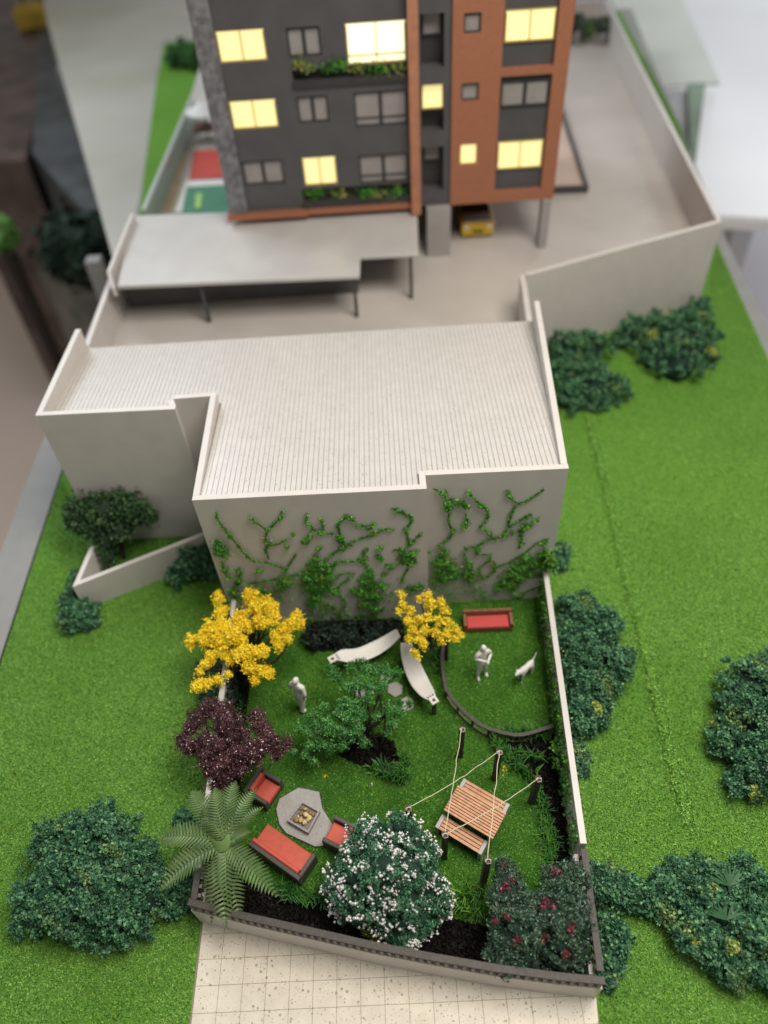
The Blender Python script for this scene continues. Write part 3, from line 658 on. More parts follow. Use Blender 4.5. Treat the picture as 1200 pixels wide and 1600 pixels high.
mid_bed = pxpoly([(528, 1180), (560, 1150), (590, 1148), (615, 1160), (632, 1205), (628, 1228), (600, 1212), (560, 1195)])
side_bed = pxpoly([(672, 985), (700, 990), (700, 1035), (690, 1030)])
BEDS = [front_bed, right_bed, back_bed, left_bed, mid_bed, side_bed]
allm = []
for b in BEDS: struct('soil_bed', prism(b, 0.0, 0.014), soilm)
def scatter(poly, n):
    P = np.array(poly); lo, hi = P.min(0)[:2], P.max(0)[:2]
    Q = lo+rng.random((n, 2))*(hi-lo); Q = Q[inside(Q, poly)]; return np.c_[Q, np.zeros(len(Q))]
allp = []
for b in BEDS:
    P = np.array(b); A = np.prod(P.max(0)[:2]-P.min(0)[:2]); q_ = scatter(b, int(A*2600)); q_[:, 2] = 0.015+0.05*rng.random(len(q_))**1.5; allp.append(q_)
stuff(obj('mulch', leaves(np.concatenate(allp), 0.055, asp=0.4), mulchm), 'black bark mulch covering the planting beds', 'mulch')

# grass flock
def flock(name, poly, dens, holes, h, wd, m, label, near=(2.5, 10)):
    P = np.array(poly); lo, hi = P.min(0)[:2], P.max(0)[:2]; A = np.prod(hi-lo); n = int(A*dens)
    Q = lo+rng.random((n, 2))*(hi-lo)
    k = inside(Q, poly)
    for hp in holes: k &= ~inside(Q, hp)
    if near:                          # thins out with distance
        k &= rng.random(n) < np.clip(1-(Q[:, 1]-near[0])/(near[1]-near[0]), 0.30, 1)
    Q = np.c_[Q[k], np.full(k.sum(), 0.003)]
    Q[:, 2] += h*.3*rng.random(len(Q)); o = obj(name, leaves(Q, h, np.tile([[0, 0, 1.0]], (len(Q), 1)), bias=.55, asp=.55), m); return stuff(o, label, 'grass')
vis = [(-6.3, 6.3), (-6.15, 0), (-4.5, -0.2), (6.55, -0.2), (6.9, 2.3), (7.45, 8), (7.85, 12), (8.4, 17.3), (7.35, 15.1), (2.95, 13.3), (2.3, 7.0), (-2.6, 6.8), (-3.2, 8.7), (-5.3, 8.8), (-6.4, 10.4)]
hb_ = [[(-2.65, -1), (1.75, -1), (1.93, 1.6), (1.98, 3), (2.3, 7.1), (-2.6, 6.9), (-2.66, 2.6)]]
flock('lawn_flock', vis, 7600, hb_, 0.025, 0.016, bladem, 'bright green granular turf of the lawn around the garden', (4, 12))
flock('garden_flock', gpoly, 11000, BEDS, 0.021, 0.013, blade2m, 'dark green turf inside the walled garden', None)

# strap leaved border plants
strapm = mat('strap_leaf', (0.02, 0.10, 0.012), 0.45, col2=(0.05, 0.19, 0.02), vscale=4, island=0.45)
strapl = mat('strap_leaf_light', (0.06, 0.20, 0.02), 0.45, col2=(0.14, 0.32, 0.04), vscale=4, island=0.45)
def border(name, label, pxs, h, per, m, wd=0.016, jit=0.035):
    P = np.array([G(x, y, 0.01) for x, y in pxs]); P = np.repeat(P, per, 0)+np.c_[rng.normal(size=(len(P)*per, 2))*jit, np.zeros(len(P)*per)]
    return stuff(obj(name, strap(P, h, wd), m), label, 'border plants')
def along(L, step):
    out = []
    for (x0, y0), (x1, y1) in zip(L[:-1], L[1:]):
        n = max(1, int(math.hypot(x1-x0, y1-y0)/step))
        out += [(x0+(x1-x0)*i/n, y0+(y1-y0)*i/n) for i in range(n)]
    return out
border('border_grass', 'dark strap leaved plants in the bed below the round fence', along([(770, 1160), (790, 1185), (815, 1205), (835, 1225)], 6)+along([(780, 1152), (860, 1150)], 5)+along([(800, 1180), (850, 1190)], 9), 0.20, 16, strapm)
border('border_grass', 'green strap leaved plants edging the right bed beside the picnic table', along([(835, 1225), (848, 1260), (852, 1300), (858, 1345), (850, 1390)], 7)+along([(858, 1290), (870, 1340)], 9), 0.15, 22, strapm)
border('border_grass', 'grassy tufts along the front bed between the red sofa and the flowering bush', along([(440, 1392), (480, 1405), (505, 1398)], 6)+along([(450, 1400), (515, 1410)], 7), 0.20, 16, strapm)
border('border_grass', 'grassy tufts in the front bed between the two large bushes', along([(700, 1410), (735, 1425), (770, 1420)], 8)+along([(720, 1400), (765, 1395)], 9), 0.22, 12, strapl)
border('border_grass', 'grassy tufts at the right end of the small bed under the green tree', along([(585, 1205), (610, 1215), (628, 1222), (632, 1195), (622, 1180)], 5)+along([(600, 1200), (625, 1210)], 5), 0.17, 16, strapm)
border('border_grass', 'dark tufts behind the trees along the left wall', along([(372, 1060), (378, 1120), (385, 1180)], 10), 0.18, 8, strapm)
border('border_grass', 'dark leafy tufts beside the white hammock and the round fence', along([(655, 985), (680, 1010), (690, 1060)], 7), 0.2, 12, strapm)
lowm = mat('dark_groundcover', (0.006, 0.016, 0.010), 0.7, col2=(0.012, 0.035, 0.02), vscale=6, island=0.5)
P, N_, Q, NN = lobe_points(lobes_px([(492, 998, 20), (515, 990, 18), (540, 998, 22), (565, 992, 20), (590, 994, 16), (610, 985, 14)], 0.09), 260, 24, 0.05)
stuff(obj('black_groundcover', leaves(Q, 0.045, NN), lowm), 'nearly black low plants at the foot of the ivy wall', 'ground cover')

# ------------------------------------------------------------------ shrubs and trees
foam = mat('foam_foliage', (0.024, 0.105, 0.055), 0.7, col2=(0.15, 0.33, 0.17), vscale=12, island=0.55, spec=0.25)
foaml = mat('foam_foliage_light', (0.12, 0.23, 0.09), 0.7, col2=(0.24, 0.37, 0.12), vscale=7, island=0.4, spec=0.25)
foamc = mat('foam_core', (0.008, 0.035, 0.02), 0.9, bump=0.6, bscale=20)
foamy = mat('foam_yellow_green', (0.26, 0.36, 0.05), 0.7, col2=(0.36, 0.42, 0.10), vscale=8, island=0.3)
def shrub(label, L, n=520, per=22, size=0.05, crad=0.07, m=foam, name='shrub', light=(), yel_=(), group='dark green shrubs round the model', base=None, k=0.68):
    lob = lobes_px(L); c0 = lob[0][0]
    t = thing(name, label, 'shrub', (c0[0], c0[1], 0), group)
    P, N_, Q, NN = lobe_points(lob, int(n*.72), int(per*2.8), crad*.78, amp=.26)
    # split by smooth noise into dark and light leaves
    f = np.sin(Q[:, 0]*5.1+c0[0])*np.sin(Q[:, 1]*4.3+1)+0.5*np.sin(Q[:, 0]*11+Q[:, 1]*9)+0.25*rng.normal(size=len(Q))
    li = f > .98
    obj('foliage', leaves(Q[~li], size*.76, NN[~li], bias=0.3, asp=0.75, jit=.5), m, t)
    if li.sum() > 50: obj('light_foliage', leaves(Q[li], size*.72, NN[li], bias=0.3, asp=0.75, jit=.5), foaml, t)
    if yel_:
        ly = lobes_px([(x, y, r, z) for x, y, r, z in yel_]); P, N_, Q, NN = lobe_points(ly, 26*len(ly), per, crad*.6)
        obj('yellow_tuft', leaves(Q, size*.9, NN, asp=0.7), foamy, t)
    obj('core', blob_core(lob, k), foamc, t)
    return t
shrub('large dark green shrub at the front left beside the palm', [(110, 1330, 52), (170, 1320, 52), (85, 1400, 50), (145, 1390, 66), (200, 1370, 55), (235, 1400, 48), (272, 1395, 30), (180, 1430, 46), (130, 1430, 40), (60, 1425, 34), (280, 1375, 22)], n=2600, size=0.042, yel_=[(92, 1352, 10, .42), (130, 1315, 9, .4)])
shrub('dark green shrub against the outside of the right garden wall, level with the dog', [(905, 960, 34), (935, 985, 36), (920, 1030, 42), (940, 1060, 40), (915, 1080, 40), (925, 1115, 30), (895, 1000, 36), (960, 1030, 26), (905, 1125, 28)], n=1500, size=0.044, yel_=[(930, 1108, 8, .3), (950, 1045, 8, .25)])
shrub('narrow strip of shrub squeezed along the right garden wall below the wide one', [(903, 1165, 10), (905, 1185, 11), (908, 1205, 8)], n=120)
shrub('big dark green shrub cut by the right edge of the photo', [(1170, 1080, 45), (1195, 1130, 60), (1150, 1120, 38), (1140, 1170, 34), (1190, 1200, 50), (1225, 1170, 60), (1165, 1220, 28), (1195, 1058, 36), (1230, 1090, 50)], n=1900, size=0.043, yel_=[(1178, 1236, 10, .2), (1120, 1138, 12, .15)])
shrub('long dark green shrub running right from the front corner of the garden', [(945, 1385, 26), (975, 1400, 26), (1010, 1400, 28), (1045, 1400, 36), (1090, 1385, 42), (1120, 1420, 48), (1160, 1400, 44), (1100, 1455, 44), (1155, 1470, 48), (1190, 1500, 40), (1130, 1500, 34), (1210, 1440, 50), (930, 1365, 16)], n=2900, size=0.042, yel_=[(1145, 1480, 9, .4), (1165, 1462, 7, .4), (1085, 1470, 9, .3), (1110, 1395, 9, .45)])
shrub('narrow green shrub just outside the front right corner of the fence', [(955, 1450, 16), (960, 1475, 17), (955, 1500, 16), (950, 1525, 12)], n=420, size=0.042)
shrub('rounded dark shrub below the court wall at its left end', [(890, 553, 34), (925, 545, 26), (885, 580, 25)], n=420)
shrub('dark shrub touching the ribbed building where the grass seam starts', [(905, 600, 32), (930, 605, 36), (960, 612, 24), (890, 625, 25), (925, 628, 22)], n=650, yel_=[(898, 582, 6, .4), (967, 605, 5, .35)])
shrub('wide dark shrub in front of the court wall near its outer corner', [(1000, 525, 30), (1040, 530, 40), (1075, 540, 42), (1060, 570, 38), (1030, 560, 32), (975, 530, 20), (1100, 560, 20)], n=1000, yel_=[(1020, 525, 7, .5), (1112, 552, 7, .4)])
shrub('small upright shrub at the outer corner of the court wall', [(1085, 495, 20), (1098, 480, 12), (1075, 505, 16)], n=220)
shrub('small dark shrub outside the point of the V shaped wall', [(125, 960, 26), (120, 940, 22), (138, 970, 18), (130, 905, 14), (118, 925, 14)], n=500)
shrub('dark blue green shrub between the V shaped wall and the ivy wall', [(300, 880, 28), (285, 895, 20), (318, 868, 26), (330, 890, 18)], n=550)
shrub('tiny shrub at the foot of the building corner outside the right garden wall', [(876, 865, 11), (874, 885, 10)], n=90)
shrub('small dark shrub peeping out behind the palm at the left wall', [(292, 1282, 13), (300, 1292, 11), (330, 1085, 8)], n=160)
shrub('dark shrub hidden under the yellow tree outside the left wall', [(335, 1075, 22), (330, 1050, 18), (345, 1020, 14)], n=300)
hedge = shrub('clipped bright hedge behind the tower at the top left', [(276, 96, 17), (290, 92, 20), (310, 95, 22)], n=300, size=0.12, crad=0.12, m=mat('hedge_green', (0.05, 0.16, 0.06), 0.7, col2=(0.10, 0.26, 0.05), vscale=2))
shrub('grey green planting at the far back right corner of the court', [(900, 40, 12, 1.5), (920, 48, 14, 1.5), (938, 45, 12, 1.5), (885, 48, 12, 1.5)], n=200, size=0.12, crad=0.12, m=mat('grey_planting', (0.08, 0.11, 0.075), 0.8))
# fan leaves standing in the front right shrub
def fan(px, py, z, s, label):
    c = G(px, py, z); V = []; Fc = []
    for k in range(11):
        a = 0.4+k*0.24+rng.normal()*.05; L = s*(0.8+0.3*rng.random()); d = np.array([math.cos(a), math.sin(a)*0.8, 0.28]); sd = np.array([-math.sin(a), math.cos(a), 0])*0.014
        i = len(V); V += [c, c+d*L*.5+sd, c+d*L, c+d*L*.5-sd]; Fc.append((i, i+1, i+2, i+3))
    tag(obj('fan_leaf_plant', (V, Fc), mat('fan_leaf', (0.02, 0.10, 0.03), 0.5)), label, 'plant')
fan(1140, 1385, .5, .28, 'dark fan leaved plant at the top of the long front right shrub')
fan(1135, 1438, .5, .26, 'dark fan leaved plant in the middle of the long front right shrub')
fan(95, 1345, .45, .2, 'dark fan leaved plant in the left front shrub')

def tree(name, label, base_px, L, m, n, per, size, crad, fork=0.45, limbs=None, trunk_r=0.045, asp=0.6, core=False, group=None, top=None, flower=None, shell=(0.2, 1.0), coremat=None, nl=None):
    lob = [(c, r*(.9 if name == 'yellow_tree' else 1.16 if name == 'burgundy_tree' else 1)) for c, r in lobes_px(L)]; b = G(*base_px, 0.0); cc = np.mean([c for c, _ in lob], 0)
    t = thing(name, label, 'tree', b, group)
    fk = b*(1-.55)+np.array([cc[0], cc[1], cc[2]])*.55; fk[2] = cc[2]*fork
    m_ = [limb(b, fk, trunk_r, trunk_r*.75, .04)]
    for c, r in lob:
        if rng.random() < 0.85: m_.append(limb(fk+rng.normal(size=3)*.02, c, trunk_r*.5, .006, .12))
    obj('trunk', join(*m_), barkm, t, True)
    P, N_, Q, NN = lobe_points(lob, n, per, crad, shell=shell, ground=False, zmin=.1)
    obj('crown', leaves(Q, size, NN, bias=.4, asp=asp), m, t)
    if core: obj('inner_crown', blob_core(lob, core), coremat, t)
    return t, P, N_, lob, Q
yelm = mat('yellow_blossom', (0.96, 0.70, 0.02), 0.65, col2=(1.0, 0.82, 0.06), vscale=8, island=0.10, spec=0.25)
yell = mat('yellow_blossom_deep', (0.86, 0.66, 0.03), 0.6, col2=(0.97, 0.80, 0.07), vscale=9, island=0.25, spec=0.2)
Y1 = [(342, 933, 11, 1.1), (345, 955, 12, 1.1), (346, 972, 10, 1.15), (300, 1003, 12, .95), (320, 995, 16, 1.05), (330, 980, 14, 1.1), (345, 1005, 18, 1.1), (350, 985, 16, 1.2), (366, 992, 16, 1.2), (375, 965, 14, 1.25), (392, 932, 14, 1.2), (398, 950, 14, 1.25), (415, 945, 15, 1.25), (428, 950, 12, 1.2), (425, 965, 14, 1.2), (408, 972, 14, 1.25), (385, 978, 12, 1.2), (330, 1025, 11, 1.0), (322, 1038, 9, .95), (312, 1050, 6, .9), (310, 1071, 11, .9), (325, 1068, 9, .9), (340, 1062, 8, .9), (356, 1055, 7, .95), (360, 1030, 10, 1.0), (375, 1022, 14, 1.1), (395, 1020, 16, 1.1), (410, 1018, 13, 1.05), (388, 1042, 12, 1.0), (405, 1050, 9, .95), (418, 1050, 10, .95), (398, 1063, 7, .9), (430, 995, 11, 1.0), (442, 985, 12, 1.0), (455, 975, 12, 1.0), (462, 962, 9, 1.0), (470, 975, 9, 1.0), (435, 1010, 8, 1.0), (450, 998, 8, 1.0), (378, 1000, 10, 1.1), (348, 1020, 12, 1.0)]
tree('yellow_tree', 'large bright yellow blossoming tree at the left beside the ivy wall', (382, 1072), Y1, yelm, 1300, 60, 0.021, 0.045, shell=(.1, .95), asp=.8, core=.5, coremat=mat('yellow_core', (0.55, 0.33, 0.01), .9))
Y2 = [(628, 931, 6, 1.0), (630, 945, 8, 1.0), (622, 955, 6, .95), (640, 955, 9, 1.0), (655, 935, 4, 1.05), (668, 932, 8, 1.05), (672, 945, 10, 1.05), (688, 942, 9, 1.05), (695, 955, 8, 1.0), (638, 970, 9, 1.0), (645, 985, 9, 1.0), (655, 968, 9, 1.05), (662, 985, 9, 1.0), (668, 965, 9, 1.05), (685, 970, 9, 1.0), (700, 972, 8, .95), (698, 990, 9, .95), (712, 985, 8, .95), (720, 993, 5, .9), (680, 988, 8, 1.0), (655, 1000, 8, .95), (662, 1008, 7, .95), (648, 1020, 5, .9), (652, 1024, 5, .9), (710, 998, 6, .9), (640, 998, 7, .95), (690, 1000, 6, .9)]
tree('yellow_tree', 'smaller deep yellow blossoming tree above the white hammocks', (672, 1000), Y2, yell, 800, 26, 0.026, 0.035, trunk_r=.035, shell=(.1, .95), asp=.7)
burg = mat('burgundy_leaf', (0.055, 0.018, 0.022), 0.5, col2=(0.15, 0.06, 0.065), vscale=7, island=0.5, spec=0.5)
BU = [(345, 1112, 16, 1.0), (325, 1108, 14, 1.0), (305, 1125, 14, .95), (297, 1140, 11, .9), (350, 1135, 16, 1.05), (365, 1128, 14, 1.0), (400, 1120, 11, 1.0), (410, 1135, 13, 1.0), (418, 1152, 10, .95), (285, 1160, 11, .85), (298, 1170, 11, .85), (318, 1160, 15, .95), (335, 1168, 15, 1.0), (322, 1185, 14, .9), (345, 1190, 14, .95), (370, 1178, 13, .95), (388, 1172, 14, 1.0), (405, 1165, 12, 1.0), (400, 1182, 12, .9), (425, 1160, 12, 1.0), (430, 1178, 9, .9), (448, 1162, 9, .95), (362, 1155, 11, 1.0), (345, 1210, 13, .8), (335, 1228, 12, .7), (352, 1225, 12, .7), (330, 1205, 11, .8), (380, 1200, 10, .8), (340, 1240, 9, .6), (380, 1145, 9, .95), (365, 1205, 10, .75)]
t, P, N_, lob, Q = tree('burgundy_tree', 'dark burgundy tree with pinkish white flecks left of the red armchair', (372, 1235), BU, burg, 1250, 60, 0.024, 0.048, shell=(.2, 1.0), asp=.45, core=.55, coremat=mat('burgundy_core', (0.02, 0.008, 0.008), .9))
kk = rng.choice(len(Q), 2300, False)
obj('blossom', leaves(Q[kk]+rng.normal(size=(2300, 3))*.006+np.array([0, -.005, .014]), 0.024, asp=.5), mat('pink_white_fleck', (0.72, 0.56, 0.57), 0.4, island=.3, var=.1), t)
gre = mat('fresh_leaf', (0.05, 0.20, 0.04), 0.5, col2=(0.13, 0.38, 0.10), vscale=6, island=0.4, spec=0.35)
GR = [(518, 1048, 9, .8), (528, 1060, 7, .8), (550, 1042, 9, .85), (562, 1036, 8, .85), (575, 1045, 9, .85), (590, 1048, 9, .85), (605, 1050, 9, .85), (622, 1052, 8, .8), (560, 1068, 11, .9), (545, 1075, 10, .85), (578, 1070, 11, .9), (590, 1075, 10, .9), (602, 1066, 8, .85), (538, 1100, 11, .9), (552, 1100, 12, .95), (530, 1112, 10, .85), (545, 1120, 12, .9), (562, 1115, 12, .9), (575, 1092, 9, .9), (505, 1105, 8, .8), (492, 1115, 8, .75), (480, 1125, 8, .7), (470, 1138, 8, .65), (482, 1142, 9, .65), (498, 1135, 11, .75), (515, 1135, 12, .8), (530, 1142, 12, .75), (548, 1145, 12, .75), (562, 1140, 10, .8), (500, 1160, 10, .6), (515, 1168, 10, .55), (535, 1165, 10, .6), (485, 1165, 8, .55), (478, 1182, 7, .45), (490, 1190, 6, .4), (610, 1108, 10, .8), (622, 1112, 8, .75), (615, 1130, 9, .7), (605, 1145, 7, .6), (640, 1100, 6, .7), (625, 1098, 7, .75), (460, 1175, 5, .45), (588, 1120, 7, .8), (570, 1160, 8, .6)]
t, P, N_, lob, Q = tree('leafy_tree', 'airy light green tree with a dark forked trunk in the middle of the garden', (592, 1172), GR, gre, 1250, 26, 0.022, 0.042, trunk_r=.03, shell=(.0, 1.1), asp=.6, fork=.3)
b = G(592, 1172, 0)
for tx in (((583, 1148, .25), (578, 1120, .5), (572, 1085, .75)), ((600, 1150, .2), (602, 1120, .5), (600, 1092, .75)), ((612, 1140, .3), (618, 1115, .55), (614, 1095, .7)), ((575, 1160, .2), (545, 1150, .45), (515, 1130, .65))):
    pts_ = [b]+[G(*p) for p in tx]; obj('branch', tube(pts_, [.026, .018, .012, .007], 6), barkm, t, True)
dk = mat('dull_tree_leaf', (0.035, 0.085, 0.035), 0.7, col2=(0.07, 0.14, 0.055), vscale=4, island=0.4, spec=.2)
DT = [(150, 775, 26, 1.0), (180, 765, 26, 1.05), (205, 770, 26, 1.05), (130, 800, 26, .9), (165, 800, 32, 1.0), (200, 798, 30, .95), (225, 802, 18, .85), (150, 825, 22, .8), (185, 825, 22, .8), (120, 815, 16, .8), (212, 760, 14, 1.0), (165, 850, 14, .6), (172, 872, 10, .4)]
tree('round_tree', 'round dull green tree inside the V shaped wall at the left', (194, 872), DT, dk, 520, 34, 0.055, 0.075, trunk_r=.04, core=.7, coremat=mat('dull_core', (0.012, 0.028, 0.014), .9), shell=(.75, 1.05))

# white flowering bush
wb = lobes_px([(568, 1308, 22, .75), (590, 1300, 20, .75), (548, 1338, 18, .65), (575, 1330, 32, .8), (612, 1325, 24, .85), (625, 1290, 18, .9), (640, 1300, 18, .85), (650, 1325, 24, .8), (665, 1345, 22, .65), (600, 1360, 36, .95), (560, 1365, 34, .8), (535, 1375, 26, .55), (640, 1365, 34, .85), (670, 1385, 26, .6), (550, 1405, 30, .6), (590, 1400, 32, .75), (630, 1405, 34, .75), (675, 1415, 24, .5), (600, 1435, 26, .5), (625, 1450, 26, .45), (655, 1435, 26, .5), (530, 1400, 18, .4), (545, 1430, 14, .35), (620, 1462, 14, .3), (690, 1410, 14, .4), (620, 1278, 9, .85)])
bs = G(610, 1430, 0); t = thing('flowering_bush', 'large dark green bush covered in small white flowers at the front', 'bush', bs)
P, N_, Q, NN = lobe_points(wb, 2000, 34, .04, ground=False, zmin=.03, amp=.17)
obj('foliage', leaves(Q, .028, NN, bias=.5, asp=.5), mat('bush_leaf', (0.035, 0.125, 0.065), .5, col2=(0.10, 0.26, 0.14), vscale=6, island=.5, spec=.4), t)
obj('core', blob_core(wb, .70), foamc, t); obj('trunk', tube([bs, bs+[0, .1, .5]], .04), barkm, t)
def puffs(C0, r, k=3):
    """small lumpy blossoms: low polyhedra"""
    oc = np.array([(1, 0, 0), (0, 1, 0), (-1, 0, 0), (0, -1, 0), (0, 0, 1), (0, 0, -1)], float); of = np.array([(0, 1, 4), (1, 2, 4), (2, 3, 4), (3, 0, 4), (1, 0, 5), (2, 1, 5), (3, 2, 5), (0, 3, 5)])
    n = len(C0); rr = (r*rng.uniform(.55, 1.3, n))[:, None, None]; V = C0[:, None, :]+oc[None]*rr*rng.uniform(.65, 1.2, (n, 6, 1))
    return V.reshape(-1, 3), (of[None]+np.arange(n)[:, None, None]*6).reshape(-1, 3)
up_ = N_[:, 2] > -.1
cl = rng.choice(len(P), 330, False); WQ = np.repeat(P[cl]+N_[cl]*.045, 9, 0)+rng.normal(size=(330*9, 3))*.027
obj('blossom', puffs(WQ, .0185), mat('white_blossom', (0.80, 0.78, 0.76), .6, island=.08, var=.05), t)
P_, N__, Q, NN = lobe_points(lobes_px([(580, 1445, 16, .3), (572, 1425, 14, .35), (590, 1460, 10, .2)]), 90, 18, .05)
obj('yellow_green_sprig', leaves(Q, .03, NN), mat('olive_sprig', (0.16, 0.22, 0.02), .6, island=.4, var=.1), t)

def redbush(label, L, nred, name='red_flower_bush', n=1700):
    lob = lobes_px(L); c0 = np.mean([c for c, _ in lob], 0); t = thing(name, label, 'bush', (c0[0], c0[1], 0))
    P, N_, Q, NN = lobe_points(lob, int(n*.55), 38, .042, ground=False, zmin=.03, amp=.28)
    li = rng.random(len(Q)) < .22
    obj('foliage', leaves(Q[~li], .030, NN[~li], bias=.4, asp=.4), mat('greygreen_leaf', (0.025, 0.055, 0.034), .42, col2=(0.075, 0.14, 0.085), vscale=6, island=.5, spec=.6), t)
    obj('pale_foliage', leaves(Q[li], .030, NN[li], bias=.4, asp=.4), mat('palegreen_leaf', (0.16, 0.24, 0.17), .35, col2=(0.10, 0.27, 0.14), vscale=9, island=.4, spec=.6), t)
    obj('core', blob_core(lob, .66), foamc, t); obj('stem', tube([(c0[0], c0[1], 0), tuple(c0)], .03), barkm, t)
    c_ = [G(*p) for p in nred]; RQ = np.concatenate([np.array(c)+rng.normal(size=(24, 3))*.022 for c in c_])
    obj('blossom', leaves(RQ, .03, asp=.7), mat('crimson_blossom', (0.16, 0.012, 0.03), .5, col2=(0.27, 0.035, 0.06), vscale=20, island=.4), t)
redbush('dark bush with crimson flowers in the front bed left of the corner', [(785, 1360, 18, .7), (792, 1380, 22, .75), (800, 1400, 26, .75), (790, 1425, 26, .7), (825, 1425, 24, .75), (810, 1450, 30, .7), (790, 1470, 28, .6), (785, 1495, 24, .5), (820, 1490, 26, .55), (800, 1510, 16, .35), (835, 1465, 20, .6), (845, 1410, 18, .75)], [(788, 1352, .85), (800, 1374, .95), (790, 1383, .95), (786, 1386, .95), (852, 1408, .95), (848, 1415, .95), (774, 1440, .85), (792, 1432, .95), (808, 1470, .9)])
redbush('dark bush with a few crimson flowers in the front right corner of the garden', [(868, 1365, 18, .7), (885, 1370, 22, .75), (905, 1378, 16, .7), (880, 1395, 24, .75), (860, 1400, 18, .7), (905, 1410, 20, .7), (865, 1440, 24, .75), (890, 1445, 26, .75), (915, 1455, 16, .6), (880, 1475, 26, .65), (860, 1490, 24, .5), (900, 1490, 20, .5), (880, 1510, 16, .35), (925, 1462, 10, .6)], [(866, 1359, .9), (872, 1363, .9), (894, 1452, .95), (892, 1446, .95), (850, 1466, .9), (885, 1490, .8), (862, 1415, .95)])
tag(stuff(obj('border_sprigs', leaves(scatter(pxpoly([(745, 1395), (772, 1390), (770, 1440), (730, 1440)], .1), 600)+np.array([0, 0, .1])*rng.random((1, 1)), .05, asp=.3), strapl)), 'thin green sprigs left of the crimson bush', 'plants')

# creeper on the right wall
cm = mat('creeper_leaf', (0.03, 0.12, 0.015), .5, col2=(0.09, 0.27, 0.03), vscale=4, island=.4)
n = 4200; ty = 3.05+rng.random(n)*3.9; xw = 1.955+(ty-3.0)*(0.26/4.03)-.04
keep = rng.random(n) < .45+.5*np.sin(ty*5)*np.sin(ty*2.3)+.2
P = np.c_[xw-.01-.045*rng.random(n)**2, ty, .1+.62*rng.random(n)][keep]
tag(obj('creeper', leaves(P, .04, np.tile([[-1.0, -.2, .3]], (len(P), 1)), asp=.7), cm), 'thin green creeper growing on the inner face of the right garden wall', 'climbing plant')
P_, N__, Q, NN = lobe_points([(np.array([1.99, 4.35, .35]), .10), (np.array([1.97, 4.2, .25]), .09)], 40, 16, .05)
tag(obj('bright_creeper', leaves(Q, .05, NN, asp=.7), strapl), 'brighter leafy clump of creeper at the wall end of the round fence', 'climbing plant')

# dark creeper on the inner face of the left wall
n = 5000; P = np.c_[-2.525+.05*rng.random(n)**2, 3.0+3.8*rng.random(n), .02+.70*rng.random(n)]
tag(obj('creeper', leaves(P, .045, np.tile([[1.0, 0, .2]], (n, 1)), asp=.7), lowm), 'very dark creeper covering the inner face of the left garden wall', 'climbing plant')

# ------------------------------------------------------------------ ivy on the front wall
ivym = mat('ivy_leaf', (0.055, 0.235, 0.025), .5, col2=(0.13, 0.42, 0.055), vscale=7, island=.45, spec=.35)
ivyy = mat('ivy_leaf_yellowing', (0.12, 0.22, 0.02), .5, col2=(0.30, 0.28, 0.03), vscale=9, island=.4)
stemm = mat('ivy_stem', (0.03, 0.06, 0.015), .8)
OA, OB = (280, 740), (580, 720)
def ivy(label, org, Y, lines, blobs, faint=()):
    px = lambda p: (org[0]+p[0]/3.75, org[1]+p[1]/3.75)
    def wp(p): a = W(*px(p), Y); return np.array([a[0], Y, a[1]])
    b = wp(blobs[-1][:2] if blobs else lines[0][-1]); t = thing('ivy', label, 'climbing plant', (b[0], Y, 0), 'ivy plants on the front wall')
    LP = []; tubes = []
    for L in lines:
        pts = [wp(p) for p in L]; tubes.append(tube([p+np.array([0, -.004, 0]) for p in pts], .006, 4))
        for a, c in zip(pts[:-1], pts[1:]):
            n = max(5, int(np.linalg.norm(c-a)/.0030)); s = rng.random((n, 1)); LP.append(a+(c-a)*s+rng.normal(size=(n, 3))*np.array([.014, .007, .014])*(.6+.9*math.sin(a[0]*30)**2))
    for x, y, r in blobs:
        c = wp((x, y)); rr = r/3.75/112; n = int(7000*rr*rr*3.14)+25; d = rng.normal(size=(n, 3)); s = c+d*np.array([rr*.58, 0, rr*.58]); s[:, 1] = Y-.006-.055*rng.random(n)*np.exp(-(d[:, 0]**2+d[:, 2]**2)/2); LP.append(s)
    for x, y, r in faint:
        c = wp((x, y)); rr = r/3.75/105; n = int(900*rr*rr*3.14)+10; s = c+rng.normal(size=(n, 3))*np.array([rr*.5, .006, rr*.7]); LP.append(s)
    P = np.concatenate(LP); P[:, 1] = np.minimum(P[:, 1], Y-.002); P = P[P[:, 2] > .01]
    ye = (np.sin(P[:, 0]*13+P[:, 2]*9)+rng.normal(size=len(P))*.5) > 1.35
    Nn = np.tile([[0, -1.0, .25]], (len(P), 1))
    obj('foliage', leaves(P[~ye], .028, Nn[~ye], bias=.7, asp=.75), ivym, t)
    if ye.sum(): obj('yellow_foliage', leaves(P[ye], .030, Nn[ye], bias=.7, asp=.75), ivyy, t)
    if tubes: obj('stem', join(*tubes), stemm, t)
YL, YR = 6.815, 7.03
ivy('ivy plant at the left end of the front wall with a small round clump', OA, YL, [[(250, 520), (262, 560), (290, 610)], [(350, 550), (355, 590), (345, 650)], [(300, 700), (330, 660), (345, 640)]], [(225, 400, 22), (240, 430, 38), (262, 468, 36), (235, 455, 34), (270, 560, 22), (290, 600, 16), (350, 570, 20), (352, 620, 22), (320, 690, 38), (330, 740, 40), (310, 790, 40)], [(340, 820, 60)])
